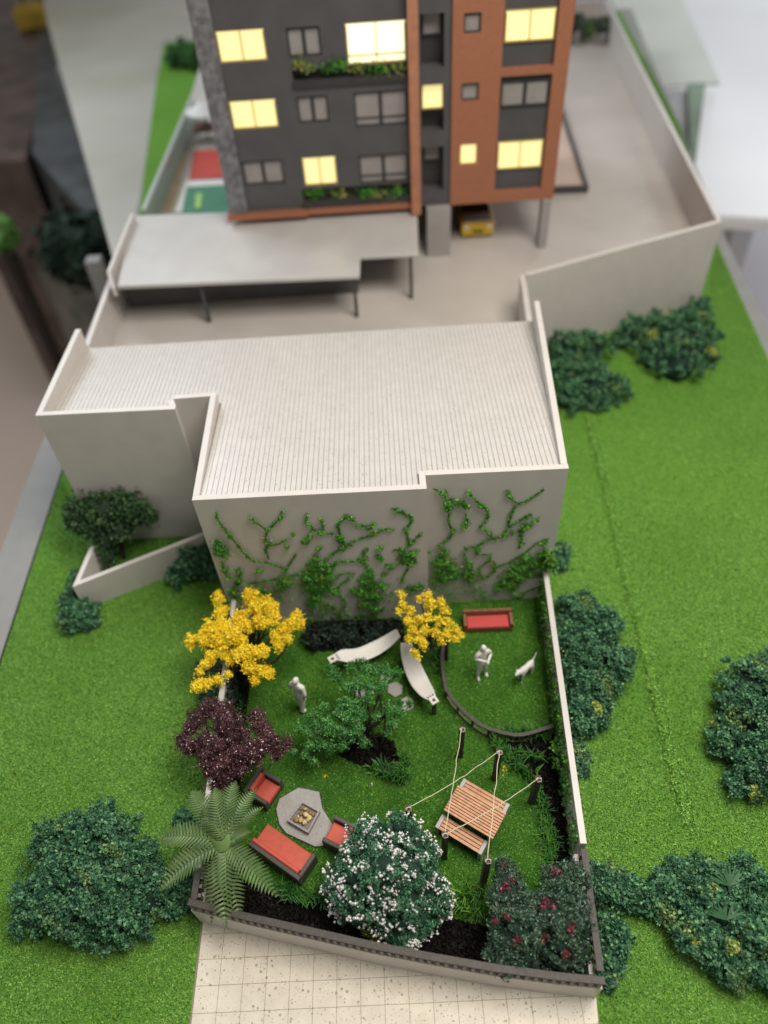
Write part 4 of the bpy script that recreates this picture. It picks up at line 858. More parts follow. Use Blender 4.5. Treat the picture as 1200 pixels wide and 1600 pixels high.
ivy('ivy with long thin branching stems on the left half of the front wall', OA, YL, [[(218, 225), (222, 262), (262, 320), (300, 368), (345, 420), (395, 485), (440, 515), (520, 522), (600, 552), (620, 570)], [(405, 250), (425, 265), (460, 295), (505, 325)], [(605, 215), (600, 255), (560, 290), (520, 330), (505, 380), (520, 410), (505, 450), (525, 500)], [(520, 415), (580, 410), (630, 385)], [(685, 470), (655, 515), (620, 575), (610, 600)], [(380, 650), (500, 630), (600, 610), (700, 590)]], [(300, 365, 16), (598, 255, 12), (520, 410, 16), (632, 430, 14), (665, 352, 12), (465, 570, 22), (620, 630, 45), (600, 660, 34), (470, 690, 46), (520, 700, 26)], [(600, 720, 70), (450, 760, 70)])
ivy('thick central ivy with a broad leafy mass low on the left front wall', OA, YL, [[(745, 240), (745, 285), (795, 335), (830, 345), (845, 320), (828, 265)], [(830, 350), (905, 350)], [(1150, 295), (1090, 315), (1040, 300), (1010, 260), (980, 245), (925, 300), (940, 350), (950, 380), (960, 430)], [(850, 510), (900, 470), (960, 435), (1020, 400), (1060, 380), (1120, 365), (1190, 330), (1250, 330)], [(840, 760), (900, 780), (950, 830)], [(925, 690), (965, 730), (970, 790)]], [(830, 345, 18), (1000, 255, 18), (1110, 315, 16), (940, 380, 26), (960, 435, 18), (740, 395, 24), (765, 370, 20), (818, 438, 16), (800, 490, 24), (790, 540, 46), (840, 540, 40), (750, 600, 56), (820, 600, 60), (880, 610, 40), (780, 660, 60), (850, 670, 55), (800, 720, 50), (780, 760, 36), (910, 690, 30), (870, 560, 30)], [(820, 820, 70), (880, 790, 60), (760, 850, 60)])
ivy('ivy with a tall narrow mass just right of the central one on the left wall', OA, YL, [[(900, 550), (920, 515), (990, 515), (1060, 505), (1105, 435)], [(1060, 505), (1100, 540), (1140, 600)], [(920, 600), (960, 585), (1030, 585)], [(1200, 780), (1150, 830), (1040, 830)], [(930, 660), (990, 620), (1010, 610)]], [(905, 545, 12), (1080, 500, 22), (1110, 580, 30), (1090, 620, 40), (1130, 650, 46), (1060, 690, 46), (1120, 700, 56), (1160, 720, 46), (1090, 760, 46), (1140, 790, 40), (1020, 680, 26), (1200, 660, 26)], [(1100, 860, 90), (960, 860, 80)])
ivy('ivy with a round yellowish clump beside the inner corner of the front wall', OB, YL, [[(130, 278), (180, 305), (235, 330), (240, 355), (205, 395), (215, 450), (220, 500), (255, 460), (300, 425)], [(130, 525), (180, 520)], [(215, 630), (185, 680), (185, 715)], [(0, 440), (40, 415), (75, 402), (130, 405)]], [(150, 288, 10), (205, 400, 14), (185, 530, 26), (240, 540, 30), (205, 575, 44), (235, 590, 34), (50, 510, 20), (45, 560, 20), (60, 575, 14), (120, 620, 24), (90, 610, 14), (75, 665, 16), (12, 372, 12), (280, 735, 30), (235, 750, 30), (60, 720, 20)], [(150, 800, 90)])
ivy('ivy climbing the left part of the recessed front wall above the small yellow tree', OB, YR, [[(365, 165), (415, 185), (440, 230), (500, 235), (530, 240), (575, 280)], [(460, 310), (450, 350), (470, 400), (470, 440), (430, 475), (395, 500)], [(550, 310), (562, 340), (560, 375)]], [(425, 190, 20), (450, 240, 28), (465, 260, 24), (440, 285, 16), (525, 245, 20), (555, 262, 18), (485, 405, 16), (545, 380, 22), (420, 530, 34), (390, 590, 40), (430, 590, 50), (470, 620, 46), (400, 650, 44), (490, 670, 40), (430, 690, 40), (370, 700, 26), (550, 650, 26), (345, 535, 10)], [(400, 760, 70), (480, 780, 60)])
ivy('ivy with looping stems across the middle of the recessed front wall', OB, YR, [[(560, 175), (600, 220), (650, 260), (685, 300), (680, 350), (635, 390), (690, 415), (710, 450)], [(1010, 165), (960, 205), (900, 240), (860, 250), (830, 290), (810, 350), (800, 390), (770, 440), (710, 455), (650, 480), (620, 500), (545, 515)], [(800, 170), (810, 210), (850, 245)], [(810, 385), (870, 350), (940, 310)], [(870, 410), (880, 460), (865, 510)], [(620, 500), (620, 550), (700, 550), (700, 580), (640, 620), (625, 660), (660, 690), (720, 650), (720, 600), (700, 595)], [(545, 550), (560, 600), (600, 660), (580, 700)]], [(565, 178, 8), (640, 255, 18), (805, 190, 10), (560, 512, 14), (625, 515, 20), (780, 435, 16), (890, 385, 28), (920, 380, 20), (965, 345, 18), (880, 480, 12), (825, 420, 14), (575, 610, 24), (560, 670, 34), (585, 700, 24)], [(600, 760, 70), (660, 790, 60)])
ivy('dense ivy at the right end of the recessed front wall reaching the garden wall', OB, YR, [[(1040, 455), (960, 490), (900, 540), (820, 590), (730, 625)], [(860, 800), (920, 760), (980, 740)]], [(1010, 480, 22), (1000, 550, 40), (1040, 560, 30), (1020, 610, 42), (960, 600, 46), (900, 570, 40), (870, 620, 50), (820, 660, 54), (870, 680, 46), (780, 710, 46), (830, 730, 40), (750, 740, 34), (1000, 660, 36), (930, 650, 36)], [(840, 790, 70)])
P_, N__, Q, NN = lobe_points([(np.array([2.23, 6.98, .95]), .10), (np.array([2.22, 6.98, 1.15]), .08)], 50, 16, .05)
tag(obj('ivy_tuft', leaves(Q, .045, NN, asp=.7), strapl), 'bright green ivy tuft wrapped round the corner above the right garden wall', 'climbing plant', 'ivy plants on the front wall')

# ------------------------------------------------------------------ palm
palmm = mat('palm_frond', (0.095, 0.16, 0.055), .38, col2=(0.145, 0.225, 0.08), vscale=3, island=.12, spec=.4)
pc = G(352, 1318, .95); pb = np.array([pc[0], pc[1], 0.0])
palm = thing('palm', 'olive green palm with stiff feathered fronds at the front left corner of the garden', 'palm', pb)
obj('trunk', tube([pb, pb+[0, 0, .4], pc], [.06, .05, .045], 8), mat('palm_trunk', (0.09, 0.06, 0.035), .8, bump=.5), palm, True)
def frond(tip, ztip, wdt, cup=0.12, start=0.03):
    """one stiff frond: rib plus separate leaflets"""
    p0 = pc.copy(); p1 = G(*tip, ztip); d = p1-p0; L = np.linalg.norm(d[:2]); u = np.array([d[0], d[1], 0])/L; s = np.array([-u[1], u[0], 0.])
    f = lambda k: p0+d*k+np.array([0, 0, 1])*(4*k*(1-k))*cup*1.2*L
    n = 19; V = []; Fc = []
    rib = tube([f(i/14) for i in range(15)], [.012*(1-i/16)+.002 for i in range(15)], 4)
    V += [tuple(v) for v in rib[0]]; Fc += rib[1]
    for i in range(n):
        k = .10+.90*i/(n-1); c = f(k); w_ = 1.0*wdt*(math.sin(math.pi*min(1, (k*.92+.10)))**.62)*(.95+.08*rng.random())
        if k > .8: w_ = wdt*max(.10, (1.0-k)*3.2+.12)*.78
        lw = L/n*.33
        for sg in (-1, 1):
            dirn = s*sg*.86+u*.42+np.array([0, 0, .20-.25*k]); e = c+dirn*w_; mid = c+dirn*w_*.55+np.array([0, 0, .012]); j = len(V)
            V += [tuple(c-u*lw), tuple(c+u*lw), tuple(mid+u*lw*1.05), tuple(e+u*.004), tuple(mid-u*lw*.95)]
            Fc.append((j, j+1, j+2, j+3, j+4))
    return V, Fc
for tip, zt, wd_ in (((250, 1312), .62, .20), ((252, 1390), .6, .20), ((262, 1358), .45, .17), ((300, 1238), .75, .19), ((336, 1232), .95, .17), ((368, 1222), .80, .17), ((400, 1234), .80, .15), ((410, 1262), .6, .14), ((354, 1449), .55, .19), ((376, 1434), .6, .19), ((331, 1440), .4, .15), ((431, 1400), .62, .19), ((412, 1370), .45, .15), ((392, 1300), 1.1, .11), ((318, 1262), 1.0, .14), ((318, 1405), .35, .16), ((290, 1300), .4, .15)):
    obj('frond', frond(tip, zt, wd_, cup=.17), palmm, palm)
# folded young leaf in the heart of the palm
V = []; Fc = []
hp = [(326, 1308, .98, .055), (333, 1316, 1.02, .07), (344, 1318, 1.05, .075), (355, 1311, 1.08, .07), (358, 1299, 1.12, .03)]
for i, (x, y, z, h_) in enumerate(hp):
    p = G(x, y, z); q_ = G(x+3, y+16, z-.05); V += [tuple(p+np.array([0, .0, h_*.6])), tuple((p+q_)/2+np.array([.01, -.03, 0])), tuple(q_)]
for i in range(len(hp)-1): Fc += [(3*i, 3*i+1, 3*i+4, 3*i+3), (3*i+1, 3*i+2, 3*i+5, 3*i+4)]
o = obj('heart_leaf', (V, Fc), mat('palm_heart', (0.16, 0.27, 0.08), .35), palm, True); md = o.modifiers.new('thick', 'SOLIDIFY'); md.thickness = .006; md = o.modifiers.new('sub', 'SUBSURF'); md.levels = md.render_levels = 2

# ------------------------------------------------------------------ seating
framem = mat('dark_frame', (0.075, 0.066, 0.056), .55, var=.12, vscale=20, bump=.1)
def sofa(name, label, c, rz, wd, dp, m, cm_, seat=.17, arm=.24, back=.27, backcush=True, catg='sofa', ft=.055, open_front=True, arms=(1, 1), group=None):
    """c = centre on the ground; the seat opens towards local -y"""
    t = thing(name, label, catg, (*c[:2], .0), group); cs, sn = math.cos(rz), math.sin(rz)
    loc = lambda x, y, z=0: (c[0]+x*cs-y*sn, c[1]+x*sn+y*cs, z)
    obj('base', obox(loc(0, 0, .03), wd-2*ft-.004, dp-.01, .07, rz, .006), m, t)
    obj('back', obox(loc(0, dp/2-ft/2, .012), wd, ft, back, rz, .008), m, t)
    for s, on in zip((-1, 1), arms):
        if on: obj('arm', obox(loc(s*(wd/2-ft/2), -ft/2-.001, .012), ft, dp-ft-.002, arm, rz, .008), m, t)
    iw = wd-ft*sum(arms)-.012; ox = ft*(arms[0]-arms[1])/2
    bt2 = .06 if backcush else 0
    obj('seat_cushion', obox(loc(ox, -ft/2-bt2/2+.0, .104), iw, dp-ft-bt2-.006, seat-.104, rz, .014), cm_, t)
    if backcush: obj('back_cushion', obox(loc(ox, dp/2-ft-bt2/2-.002, .106), iw, bt2-.004, back-.09, rz, .014), cm_, t)
    return t
# long sofa: corners of the seat in the photograph
a = G(490/3.333+240, 450/3.333+1180, .2); b = G(795/3.333+240, 665/3.333+1180, .24); c2 = G(860/3.333+240, 540/3.333+1180, .24); d2 = G(550/3.333+240, 355/3.333+1180, .17)
ux = (b-a)[:2]; Ls = np.linalg.norm(ux); rz = math.atan2(ux[1], ux[0])+math.pi
cen = (a+b+c2+d2)[:2]/4
sofa('long_sofa', 'long red sofa in a dark frame beside the palm', (cen[0]+.0, cen[1]), rz, .80, .36, framem, redm, arms=(1, 0))
ac = G(412, 1232, .15)
sofa('armchair', 'red armchair with a dark frame under the burgundy tree', (ac[0], ac[1]), math.radians(58), .38, .36, framem, redm, catg='armchair', group='red armchairs round the fire pit')
ac = G(534, 1307, .15)
sofa('armchair', 'red armchair half hidden by the white flowering bush', (ac[0], ac[1]), math.radians(-118), .36, .36, framem, redm, catg='armchair', group='red armchairs round the fire pit')
bc = G(762, 968, .15)
woodf = mat('brown_frame', (0.22, 0.10, 0.05), .5, var=.15, vscale=20)
sofa('garden_sofa', 'brown wooden sofa with a red seat against the ivy wall', (bc[0], bc[1]), math.radians(-1), .76, .28, woodf, mat('crimson_cushion', (0.52, 0.06, 0.055), .55), seat=.15, arm=.20, back=.24, backcush=False, ft=.05)

# fire pit and its slab
z3 = lambda L, z: [tuple(G(240+x/3.333, 1180+y/3.333, z)[:2]) for x, y in L]
granite = mat('grey_granite', (0.36, 0.345, 0.325), .6, var=.10, vscale=40, speck=[(90, .6, (.16, .15, .15))])
sl = z3([(755, 168), (862, 190), (878, 275), (943, 378), (898, 470), (840, 475), (690, 405), (655, 360), (638, 282), (655, 225)], .03)
t = thing('stone_slab', 'irregular pale grey stone slab under the fire pit', 'slab', (*np.mean(sl, 0), 0))
obj('slab_top', bev_prism(sl, .014, .03, .003), granite, t)
cc = np.mean(sl, 0); obj('dark_edge', prism([tuple(cc+(np.array(p)-cc)*1.035) for p in sl], .006, .0138), blackm, t)
fp = z3([(773, 238), (867, 290), (805, 405), (695, 340)], .11); fc = np.mean(fp, 0)
t = thing('fire_pit', 'square grey stone fire pit filled with yellow stones', 'fire pit', (*fc, .03))
inner = [tuple(fc+(np.array(p)-fc)*.86) for p in fp]
for i in range(4):
    j = (i+1) % 4; obj('rim', prism([fp[i], fp[j], inner[j], inner[i]], .03, .115), granite, t)
obj('pit_floor', prism(inner, .03, .07), mat('pit_floor', (.22, .20, .18), .8), t)
stn = [mat('yellow_stone', (0.62, 0.42, 0.17), .45, var=.2, vscale=25), mat('brown_stone', (0.30, 0.20, 0.09), .5, var=.25, vscale=25), mat('pale_stone', (0.72, 0.58, 0.33), .4, var=.15, vscale=25)]
for i, (x, y, r, s, mi) in enumerate(((790, 280, 13, .012, 0), (763, 305, 14, .0, 1), (790, 310, 17, .01, 2), (815, 295, 16, .0, 1), (812, 325, 15, .008, 2), (740, 335, 15, .0, 1), (765, 335, 16, .012, 0), (785, 352, 18, .012, 2), (770, 278, 11, .0, 1), (800, 340, 13, .02, 0), (752, 318, 10, .0, 2), (830, 308, 9, 0, 1))):
    p = G(240+x/3.333, 1180+y/3.333, .10); r_ = r/3.333/126; V = []; Fc = []; n1, n2 = 5, 7; sq = rng.uniform(.75, 1.2, 3); ra = rng.random()*3
    for a_ in range(n1+1):
        for b_ in range(n2):
            th, ph = math.pi*a_/n1, 2*math.pi*b_/n2+ra; k = r_*(1+.16*rng.normal()); V.append((p[0]+k*sq[0]*math.sin(th)*math.cos(ph), p[1]+k*sq[1]*math.sin(th)*math.sin(ph), .088+s+k*.8*math.cos(th)))
    for a_ in range(n1):
        for b_ in range(n2): Fc.append((a_*n2+b_, (a_+1)*n2+b_, (a_+1)*n2+(b_+1) % n2, a_*n2+(b_+1) % n2))
    col = ('golden', 'brownish', 'pale yellow')[mi]; where = ('at the far corner', 'second from the far corner on the left', 'in the far middle', 'at the right corner', 'right of the middle', 'at the left corner', 'left of the middle', 'at the near corner', 'just behind the far left side', 'on top near the centre', 'small, wedged on the left side', 'small, at the right edge')[i]
    tag(obj('fire_stone', (V, Fc), stn[mi], None, True), f'{col} rounded stone in the fire pit, {where}', 'stone', 'stones in the fire pit')

# stepping stones
for i, (x, y, r) in enumerate(((636, 1100, 13), (618, 1077, 14), (603, 1058, 10), (580, 1077, 9), (563, 1083, 9), (559, 1068, 9))):
    c = G(x, y, .02); rr = r/113; n = 6; a0 = rng.random(); P = [(c[0]+rr*(.85+.3*rng.random())*math.cos(a0+2*math.pi*k/n), c[1]+rr*(.85+.3*rng.random())*math.sin(a0+2*math.pi*k/n)) for k in range(n)]
    tag(obj('stepping_stone', bev_prism(P, .006, .03, .004), granite), ('pale stepping stone nearest the end of the upright hammock', 'large stepping stone left of the upright hammock', 'stepping stone half hidden behind the top of the green tree', 'small stepping stone seen through the middle of the green tree', 'small stepping stone seen through the left of the green tree', 'stepping stone nearest the slanting hammock, behind the green tree')[i], 'stepping stone', 'stepping stones under the green tree')

# ------------------------------------------------------------------ picnic table
slatm = mat('orange_wood', (0.56, 0.29, 0.15), .45, var=.14, vscale=14, bump=.1, bscale=50)
capm = mat('metal_cap', (0.42, 0.40, 0.38), .45, var=.08, vscale=20)
z4 = lambda x, y, z: G(600+x/3.333, 1120+y/3.333, z)[:2]
NL, NR, FR_, FL_ = z4(310, 485, .37), z4(565, 638, .37), z4(640, 505, .37), z4(390, 352, .37)
u = (NR-NL)/np.linalg.norm(NR-NL); v = np.array([-u[1], u[0]]); Lt = .5*(np.linalg.norm(NR-NL)+np.linalg.norm(FR_-FL_)); Wt = float(((FL_-NL)@v+(FR_-NR)@v)/2)
pt = thing('picnic_table', 'picnic table with orange wooden slats beneath the crossing cords', 'picnic table', (*((NL+FR_)/2), 0))
def slats(org, L, Wd, n, z, parent, capw=0):
    sw = Wd/n
    for i in range(n):
        a_ = org+v*(sw*i+.004)+u*capw; P = [a_, a_+u*(L-2*capw), a_+u*(L-2*capw)+v*(sw-.008), a_+v*(sw-.008)]
        obj('slat', bev_prism([tuple(q_) for q_ in P], z-.018, z, .003), slatm, parent)
slats(NL, Lt, Wt, 10, .37, pt)
lb = NL+u*.06+v*.05; obj('table_frame', join(*[prism([tuple(NL+u*s+v*.02), tuple(NL+u*(s+.04)+v*.02), tuple(NL+u*(s+.04)+v*(Wt-.02)), tuple(NL+u*s+v*(Wt-.02))], .31, .349) for s in (.08, Lt-.12)]), darkwood, pt)
for s in (.09, Lt-.11):
    for q_ in (.08, Wt-.10): c = NL+u*s+v*q_; obj('leg', obox((c[0], c[1], 0), .035, .035, .309, math.atan2(u[1], u[0])), darkwood, pt)
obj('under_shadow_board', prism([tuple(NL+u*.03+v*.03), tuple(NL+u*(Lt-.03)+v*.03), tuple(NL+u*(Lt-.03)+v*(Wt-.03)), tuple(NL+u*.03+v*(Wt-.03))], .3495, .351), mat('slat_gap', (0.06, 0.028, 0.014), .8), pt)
def bench(label, p_near_l, L, Wd, z):
    t = thing('picnic_bench', label, 'bench', (*p_near_l, 0), 'benches of the picnic table'); cw = .055
    slats(p_near_l, L, Wd, 4, z, t, cw)
    obj('slat_bed', prism([tuple(p_near_l+u*cw+v*.006), tuple(p_near_l+u*(L-cw)+v*.006), tuple(p_near_l+u*(L-cw)+v*(Wd-.006)), tuple(p_near_l+u*cw+v*(Wd-.006))], z-.03, z-.0185), mat('slat_gap', (0.06, 0.028, 0.014), .8), t)
    for s in (0, L-cw):
        a_ = p_near_l+u*s; obj('end_support', bev_prism([tuple(a_+u*.002), tuple(a_+u*(cw-.002)), tuple(a_+u*(cw-.002)+v*Wd), tuple(a_+u*.002+v*Wd)], 0.0, z+.004, .004), capm, t)
nb = z4(264, 572, .22); nb2 = z4(510, 715, .22); nw = float((z4(310, 510, .22)-nb)@v)
bench('near bench of the picnic table with pale metal ends', nb, float(np.linalg.norm(nb2-nb)), nw, .22)
fbR = z4(655, 462, .22); fbL = z4(415, 318, .22); bench('far bench of the picnic table, mostly under the table edge', fbL-v*nw, float(np.linalg.norm(fbR-fbL)), nw, .22)

# ------------------------------------------------------------------ posts and cords
postm = mat('post_wood', (0.050, 0.040, 0.032), .7, var=.25, vscale=30, bump=.3)
PB = [((722, 1138), .84, 'cord post nearest the round fence, far left of the six', (718, 1181)), ((780, 1174), .85, 'cord post at the far side behind the picnic table', (772, 1217)), ((841, 1216), .80, 'cord post standing in the right plant bed', (829, 1252)), ((638, 1262), .72, 'cord post just behind the white flowering bush', None), ((695, 1303), .83, 'cord post in front of the near picnic bench', (694, 1340)), ((762, 1343), .92, 'cord post nearest the crimson flowering bush', (752, 1384))]
tops = []
for (x, y), z, lb_, bp in PB:
    tp_ = G(x, y, z); bs_ = G(*bp, 0) if bp else np.array([tp_[0], tp_[1], 0]); bs_ = bs_*.5+np.array([tp_[0], tp_[1], 0])*.5; tops.append(tp_)
    t = thing('cord_post', lb_, 'post', bs_, 'dark posts holding the cords'); r = .036
    V = []; 
    for p, zz in ((bs_, 0.0), (tp_, z)): V += [(p[0]+sx*r, p[1]+sy*r, zz) for sx, sy in ((-1, -1), (1, -1), (1, 1), (-1, 1))]
    obj('shaft', (V, [(3, 2, 1, 0), (4, 5, 6, 7), (0, 1, 5, 4), (1, 2, 6, 5), (2, 3, 7, 6), (3, 0, 4, 7)]), postm, t)
    obj('knot', tube([tp_+[.0, 0, .004], tp_+[.03, -.01, .02], tp_+[.035, -.035, -.01], tp_+[-.01, -.04, -.02], tp_+[-.03, -.01, .008], tp_+[0, 0, .012]], .008, 5), mat('cord_tip', (.62, .5, .42), .7), t, True)
cordm = mat('pale_cord', (0.68, 0.65, 0.46), .7)
def cord(label, i, j, sag, mid=None):
    a_, b_ = tops[i]+[0, 0, .01], tops[j]+[0, 0, .01]
    pts_ = [a_*(1-k/16)+b_*(k/16)-np.array([0, 0, sag])*4*(k/16)*(1-k/16)+np.append(rng.normal(size=2)*.004, 0) for k in range(17)]
    tag(obj('cord', tube(pts_, .0050, 5), cordm, None, True), label, 'cord', 'cords between the posts')
cord('pale cord from the post behind the flowering bush over the table corner', 3, 1, .10)
cord('pale cord running from the far left post down to the near bench post', 0, 4, .03)
cord('pale cord running from the far middle post to the post by the crimson bush', 1, 5, .03)
cord('pale cord crossing the table from the bench post to the right bed', 4, 2, .14)

# ------------------------------------------------------------------ round fence
rf = thing('curved_fence', 'low dark curved fence round the dog lawn', 'fence', G(716, 1110, 0))
z2p = [(693.5, 1002), (691, 1022), (691.5, 1041), (694, 1060), (698, 1077), (706, 1090), (716, 1101), (727, 1113), (739, 1123), (751, 1132), (764, 1138), (784, 1144), (804, 1148), (816, 1147.5), (828, 1145), (848, 1139), (870, 1132)]
rp = [tuple(G(x, y, .24)[:2]) for x, y in z2p]
obj('top_rail', band(rp, .05, .215, .24), darkwood, rf); obj('bottom_rail', band(rp, .018, .02, .045), mat('fence_low_rail', (.16, .13, .10), .6), rf)
for k in (1, 4, 6, 8, 10, 13, 15): obj('post', obox((rp[k][0], rp[k][1], 0.0), .028, .028, .214, .5), darkwood, rf)

# ------------------------------------------------------------------ hammocks
hamm = mat('white_cloth', (0.70, 0.68, 0.64), .7, var=.03, vscale=6)
def hammock(label, C_, tab, dark_end):
    t = thing('hammock', label, 'hammock', (*G(*C_[0][:2], 0)[:2], 0), 'white hammocks')
    P = [G(x, y, z) for x, y, z, w_ in C_]; Wd = [c[3] for c in C_]
    # resample smoothly
    K = 24; Pn = []; Wn = []
    for i in range(K+1):
        s = i/K*(len(P)-1); j = min(int(s), len(P)-2); f = s-j; p_1, p0_, p1__, p2_ = P[max(j-1, 0)], P[j], P[j+1], P[min(j+2, len(P)-1)]
        Pn.append(.5*((2*p0_)+(-p_1+p1__)*f+(2*p_1-5*p0_+4*p1__-p2_)*f*f+(-p_1+3*p0_-3*p1__+p2_)*f**3)); Wn.append(Wd[j]*(1-f)+Wd[j+1]*f)
    V = []; Fc = []; m_ = 8; smat = []
    for i in range(K+1):
        d = Pn[min(i+1, K)]-Pn[max(i-1, 0)]; d = d/np.linalg.norm(d); s = np.array([-d[1], d[0], 0]); s /= np.linalg.norm(s); smat.append((s, d))
        for k in range(m_+1):
            a_ = (k/m_-.5)*2; V.append(tuple(Pn[i]+s*a_*Wn[i]/2+np.array([0, 0, -.016*(1-a_*a_)*Wn[i]/.26])))
    for i in range(K):
        for k in range(m_): j = i*(m_+1)+k; Fc.append((j, j+1, j+m_+2, j+m_+1))
    o = obj('cloth', (V, Fc), hamm, t, True); md = o.modifiers.new('thick', 'SOLIDIFY'); md.thickness = .012
    # end tabs with a square eye
    for e in tab:
        p = Pn[e*K]; s, d = smat[e*K]; dd = d*(1 if e else -1); c0 = p+dd*.045
        fr = []
        for (ax, ay, bx, by) in ((-.055, -.06, -.022, .065), (.022, -.06, .055, .065), (-.022, -.06, .022, -.02), (-.022, .03, .022, .065)):
            q_ = [tuple((c0+s*x+dd*y)[:2]) for x, y in ((ax, ay), (bx, ay), (bx, by), (ax, by))]; fr.append(prism(q_, c0[2]-.01, c0[2]+.008))
        obj('end_tab', join(*fr), hamm, t)
        for k in (-1, 0, 1):
            a_ = p-dd*.012+s*k*.03; b_ = p-dd*.06+s*k*.045; obj('cord_slot', tube([a_+[0, 0, .0], (a_+b_)/2+[0, 0, .006], b_+[0, 0, .004]], .010, 4), blackm, t)
    for e in dark_end:
        p = Pn[e*K]; s, d = smat[e*K]; dd = d*(1 if e else -1); c0 = p+dd*.06
        obj('post', obox((c0[0], c0[1], 0), .05, .05, c0[2]-.012, .3), postm, t)
    return t
hammock('white cloth hammock lying slanted in front of the ivy wall', [(524, 1028, .40, .10), (536, 1025, .36, .22), (560, 1024, .29, .25), (585, 1014, .27, .25), (604, 1003, .31, .22), (616, 994, .38, .18), (623, 989, .42, .14)], (0,), (0, 1))
hammock('white cloth hammock running towards the viewer beside the round fence', [(634, 1003, .42, .16), (638, 1022, .34, .22), (646, 1045, .28, .27), (656, 1066, .27, .27), (667, 1082, .32, .22), (675, 1091, .37, .12)], (1,), (0, 1))

# ------------------------------------------------------------------ figures
def skin(name, chain, parent, m, sub=2, root=0):
    """chain: list of (x, y, z, rx, ry, parent_index)"""
    me = bpy.data.meshes.new(name); me.from_pydata([c[:3] for c in chain], [(c[5], i) for i, c in enumerate(chain) if c[5] >= 0], []); me.update()
    o = bpy.data.objects.new(name, me); C.objects.link(o); o.parent = parent; o.location = (0, 0, 0); me.materials.append(m)
    md = o.modifiers.new('skin', 'SKIN'); md.use_smooth_shade = True
    if not me.skin_vertices: me.skin_vertices if False else None
    for i, c in enumerate(chain):
        sv = me.skin_vertices[0].data[i]; sv.radius = (c[3], c[4]); sv.use_root = (i == root)
    s = o.modifiers.new('sub', 'SUBSURF'); s.levels = s.render_levels = sub
    return o
def ensure_skin(me): pass
def figure(label, base, face, hgt, legs, arms, lean=0.0, group='white people figures in the garden'):
    """white resin standing figure; local +x is to its left side, it faces local -y; hgt = full height"""
    t = thing('person', label, 'person', base, group); t.rotation_euler = (lean, 0, face); k = hgt
    J = []
    def add(x, y, z, r, p, ry=None): J.append((x*k, y*k, z*k, r*k*1.14, (ry or r)*k*1.14, p)); return len(J)-1
    pel = add(0, 0, .52, .075, -1, .06); wa = add(0, 0, .62, .066, pel, .052); ch = add(0, 0, .74, .088, wa, .06); sh = add(0, .005, .81, .07, ch, .05)
    nk = add(0, 0, .862, .03, sh)
    for s, ((kx, ky, kz), (ax, ay, az)) in zip((1, -1), legs):
        hp_ = add(s*.05, 0, .475, .062, pel); kn = add(kx, ky, kz, .044, hp_); an = add(ax, ay, az, .028, kn); ft_ = add(ax, ay-.035, .016, .026, an); add(ax+s*.008, ay-.095, .012, .02, ft_)
    hands = []
    for s, (el, wr) in zip((1, -1), arms):
        so = add(s*.105, 0, .80, .038, sh); e_ = add(*el, .030, so); w_ = add(*wr, .021, e_); pv = np.array(wr)+(np.array(wr)-np.array(el))*.22; add(*pv, .022, w_, .014); hands.append((np.array(wr), pv, s))
    skin('body', J, t, whitem, 2)
    # head with face and hair cap
    V = []; Fc = []; n1, n2 = 12, 16
    for i in range(n1+1):
        for j in range(n2):
            th, ph = math.pi*i/n1, 2*math.pi*j/n2; x = .047*math.sin(th)*math.cos(ph); y = .058*math.sin(th)*math.sin(ph); z = .066*math.cos(th)
            if z < -.02: x *= 1+(z+.02)*5; y *= 1+(z+.02)*3
            if y < -.045 and abs(x) < .012 and -.02 < z < .012: y -= .012
            V.append((x*k, (y-.005)*k, (z+.932)*k))
    for i in range(n1):
        for j in range(n2): Fc.append((i*n2+j, (i+1)*n2+j, (i+1)*n2+(j+1) % n2, i*n2+(j+1) % n2))
    def sub(name, vf, sm=True):
        me = bpy.data.meshes.new(name); me.from_pydata(vf[0], [], vf[1]); me.update(); me.materials.append(whitem); me.polygons.foreach_set('use_smooth', [sm]*len(me.polygons))
        o = bpy.data.objects.new(name, me); C.objects.link(o); o.parent = t; return o
    sub('head', (V, Fc))
    sub('hair', ([(x*1.09, y*1.07+.004*k, (z-.932*k)*1.09+.936*k) if (z > .945*k or y > 0) else (x*.8, y*.8, z) for x, y, z in V], Fc))
    for s in (-1, 1): sub('ear', tube([(s*.046*k, 0, .925*k), (s*.055*k, .004*k, .94*k)], .011*k, 6))
    for wr, pv, s in hands:
        d = (pv-wr)/np.linalg.norm(pv-wr); sd = np.cross(d, [0, 0, 1.0] if abs(d[2]) < .9 else [0, 1, 0]); sd /= np.linalg.norm(sd)
        fs = [tube([(pv+sd*o_*.7)*k, (pv+sd*o_+d*l*.6)*k, (pv+sd*o_+d*l*.9+np.array([0, -.006, -.006]))*k], [.0075*k, .007*k, .005*k], 5) for o_, l in ((-.016, .032), (-.005, .042), (.006, .04), (.016, .034))]
        fs.append(tube([(wr+d*.02)*k, (wr+d*.035-sd*.028)*k, (wr+d*.055-sd*.030)*k], [.009*k, .0075*k, .005*k], 5)); sub('hand', join(*fs))
    return t
figure('white figure walking alone left of the green tree', G(474, 1108, 0), math.radians(150), .87, [((.055, -.045, .27), (.045, .01, .045)), ((-.045, .03, .27), (-.035, .075, .06))], [((.145, .02, .66), (.11, -.06, .55)), ((-.15, .03, .65), (-.12, .02, .53))])
figure('white figure standing with feet apart and bent arms beside the white dog', G(752, 1055, 0), math.radians(20), .80, [((.065, -.01, .27), (.085, .01, .045)), ((-.065, -.01, .27), (-.085, -.01, .045))], [((.16, .0, .67), (.05, -.12, .66)), ((-.155, .01, .67), (-.03, -.125, .70))])
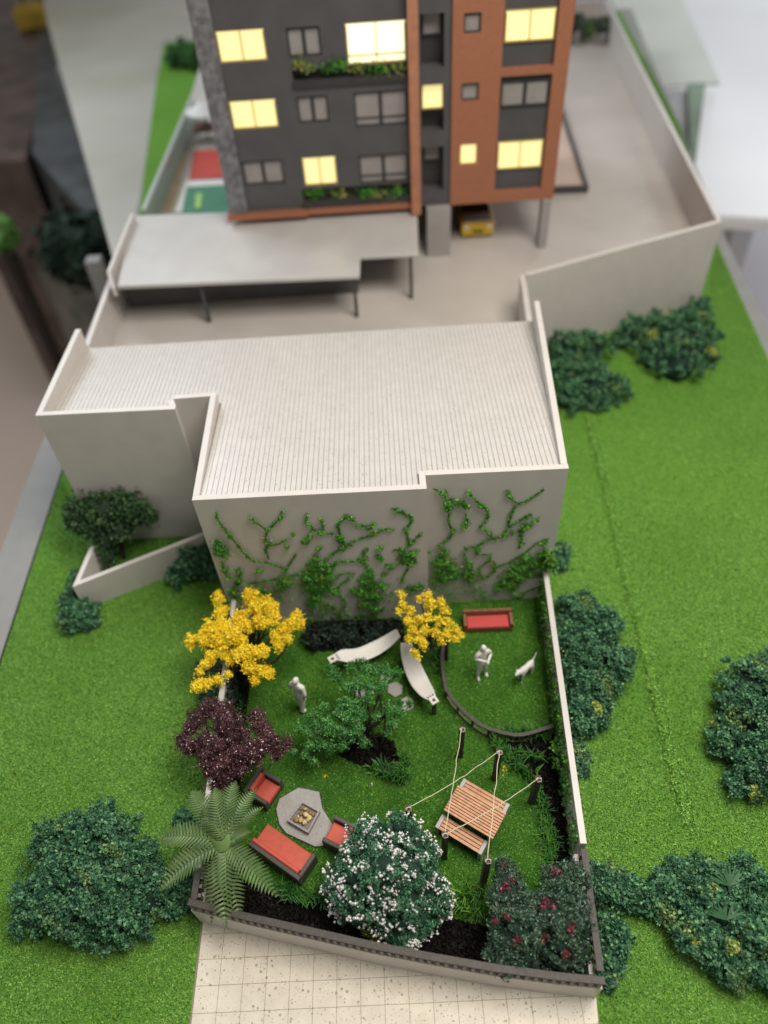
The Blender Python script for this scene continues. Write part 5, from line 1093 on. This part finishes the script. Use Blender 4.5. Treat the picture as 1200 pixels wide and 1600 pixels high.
# dog
dg = G(820, 1056, 0); dog = thing('dog', 'white dog standing on the round lawn with its tail raised', 'dog', dg); dog.rotation_euler = (0, 0, math.radians(-138)); dog.scale = (.82, .82, .9)
D = []
def da(x, y, z, r, p, ry=None): D.append((x, y, z, r*1.0, (ry or r)*1.0, p)); return len(D)-1
rp_ = da(-.13, 0, .27, .060, -1, .058); bl = da(0, 0, .265, .056, rp_, .058); chs = da(.12, 0, .275, .070, bl, .072); nk_ = da(.19, 0, .33, .052, chs); hd = da(.235, 0, .375, .052, nk_); mz = da(.29, 0, .355, .030, hd); da(.315, 0, .35, .02, mz)
tl = da(-.18, 0, .31, .016, rp_); tl2 = da(-.23, 0, .38, .013, tl); da(-.26, 0, .45, .009, tl2)
for s in (-1, 1):
    a1 = da(.125, s*.045, .2, .026, chs); a2 = da(.125+s*.01, s*.05, .11, .017, a1); a3 = da(.13+s*.01, s*.05, .02, .014, a2); da(.155+s*.01, s*.05, .013, .014, a3)
    h1 = da(-.14, s*.045, .2, .034, rp_); h2 = da(-.11, s*.05, .14, .022, h1); h3 = da(-.165, s*.05, .085, .014, h2); h4 = da(-.15, s*.05, .018, .013, h3); da(-.12, s*.05, .012, .013, h4)
skin('body', D, dog, whitem, 2)
for s in (-1, 1):
    me = bpy.data.meshes.new('ear'); vf = tube([(.23, s*.03, .405), (.225, s*.046, .385), (.235, s*.05, .355)], [.012, .014, .005], 6); me.from_pydata(vf[0], [], vf[1]); me.materials.append(whitem)
    o = bpy.data.objects.new('ear', me); C.objects.link(o); o.parent = dog

# fallen blossoms
for x, y, lb_ in ((787, 1204, 'yellow fallen blossom beside the bed behind the picnic table'), (507, 1213, 'yellow fallen blossom on the lawn right of the burgundy tree')):
    c = G(x, y, .03); tag(obj('fallen_blossom', leaves(c+rng.normal(size=(16, 3))*np.array([.02, .02, .01]), .03, asp=.8), yelm), lb_, 'blossom')
c = G(581, 1226, .03); tag(obj('fallen_petal', leaves(c+rng.normal(size=(4, 3))*np.array([.01, .01, .004]), .022, asp=.8), whitem), 'white fallen petal on the lawn below the green tree', 'petal')
print('objects', len(bpy.data.objects), 'tris ~', sum(len(o.data.polygons)*2 for o in bpy.data.objects if o.type == 'MESH'))
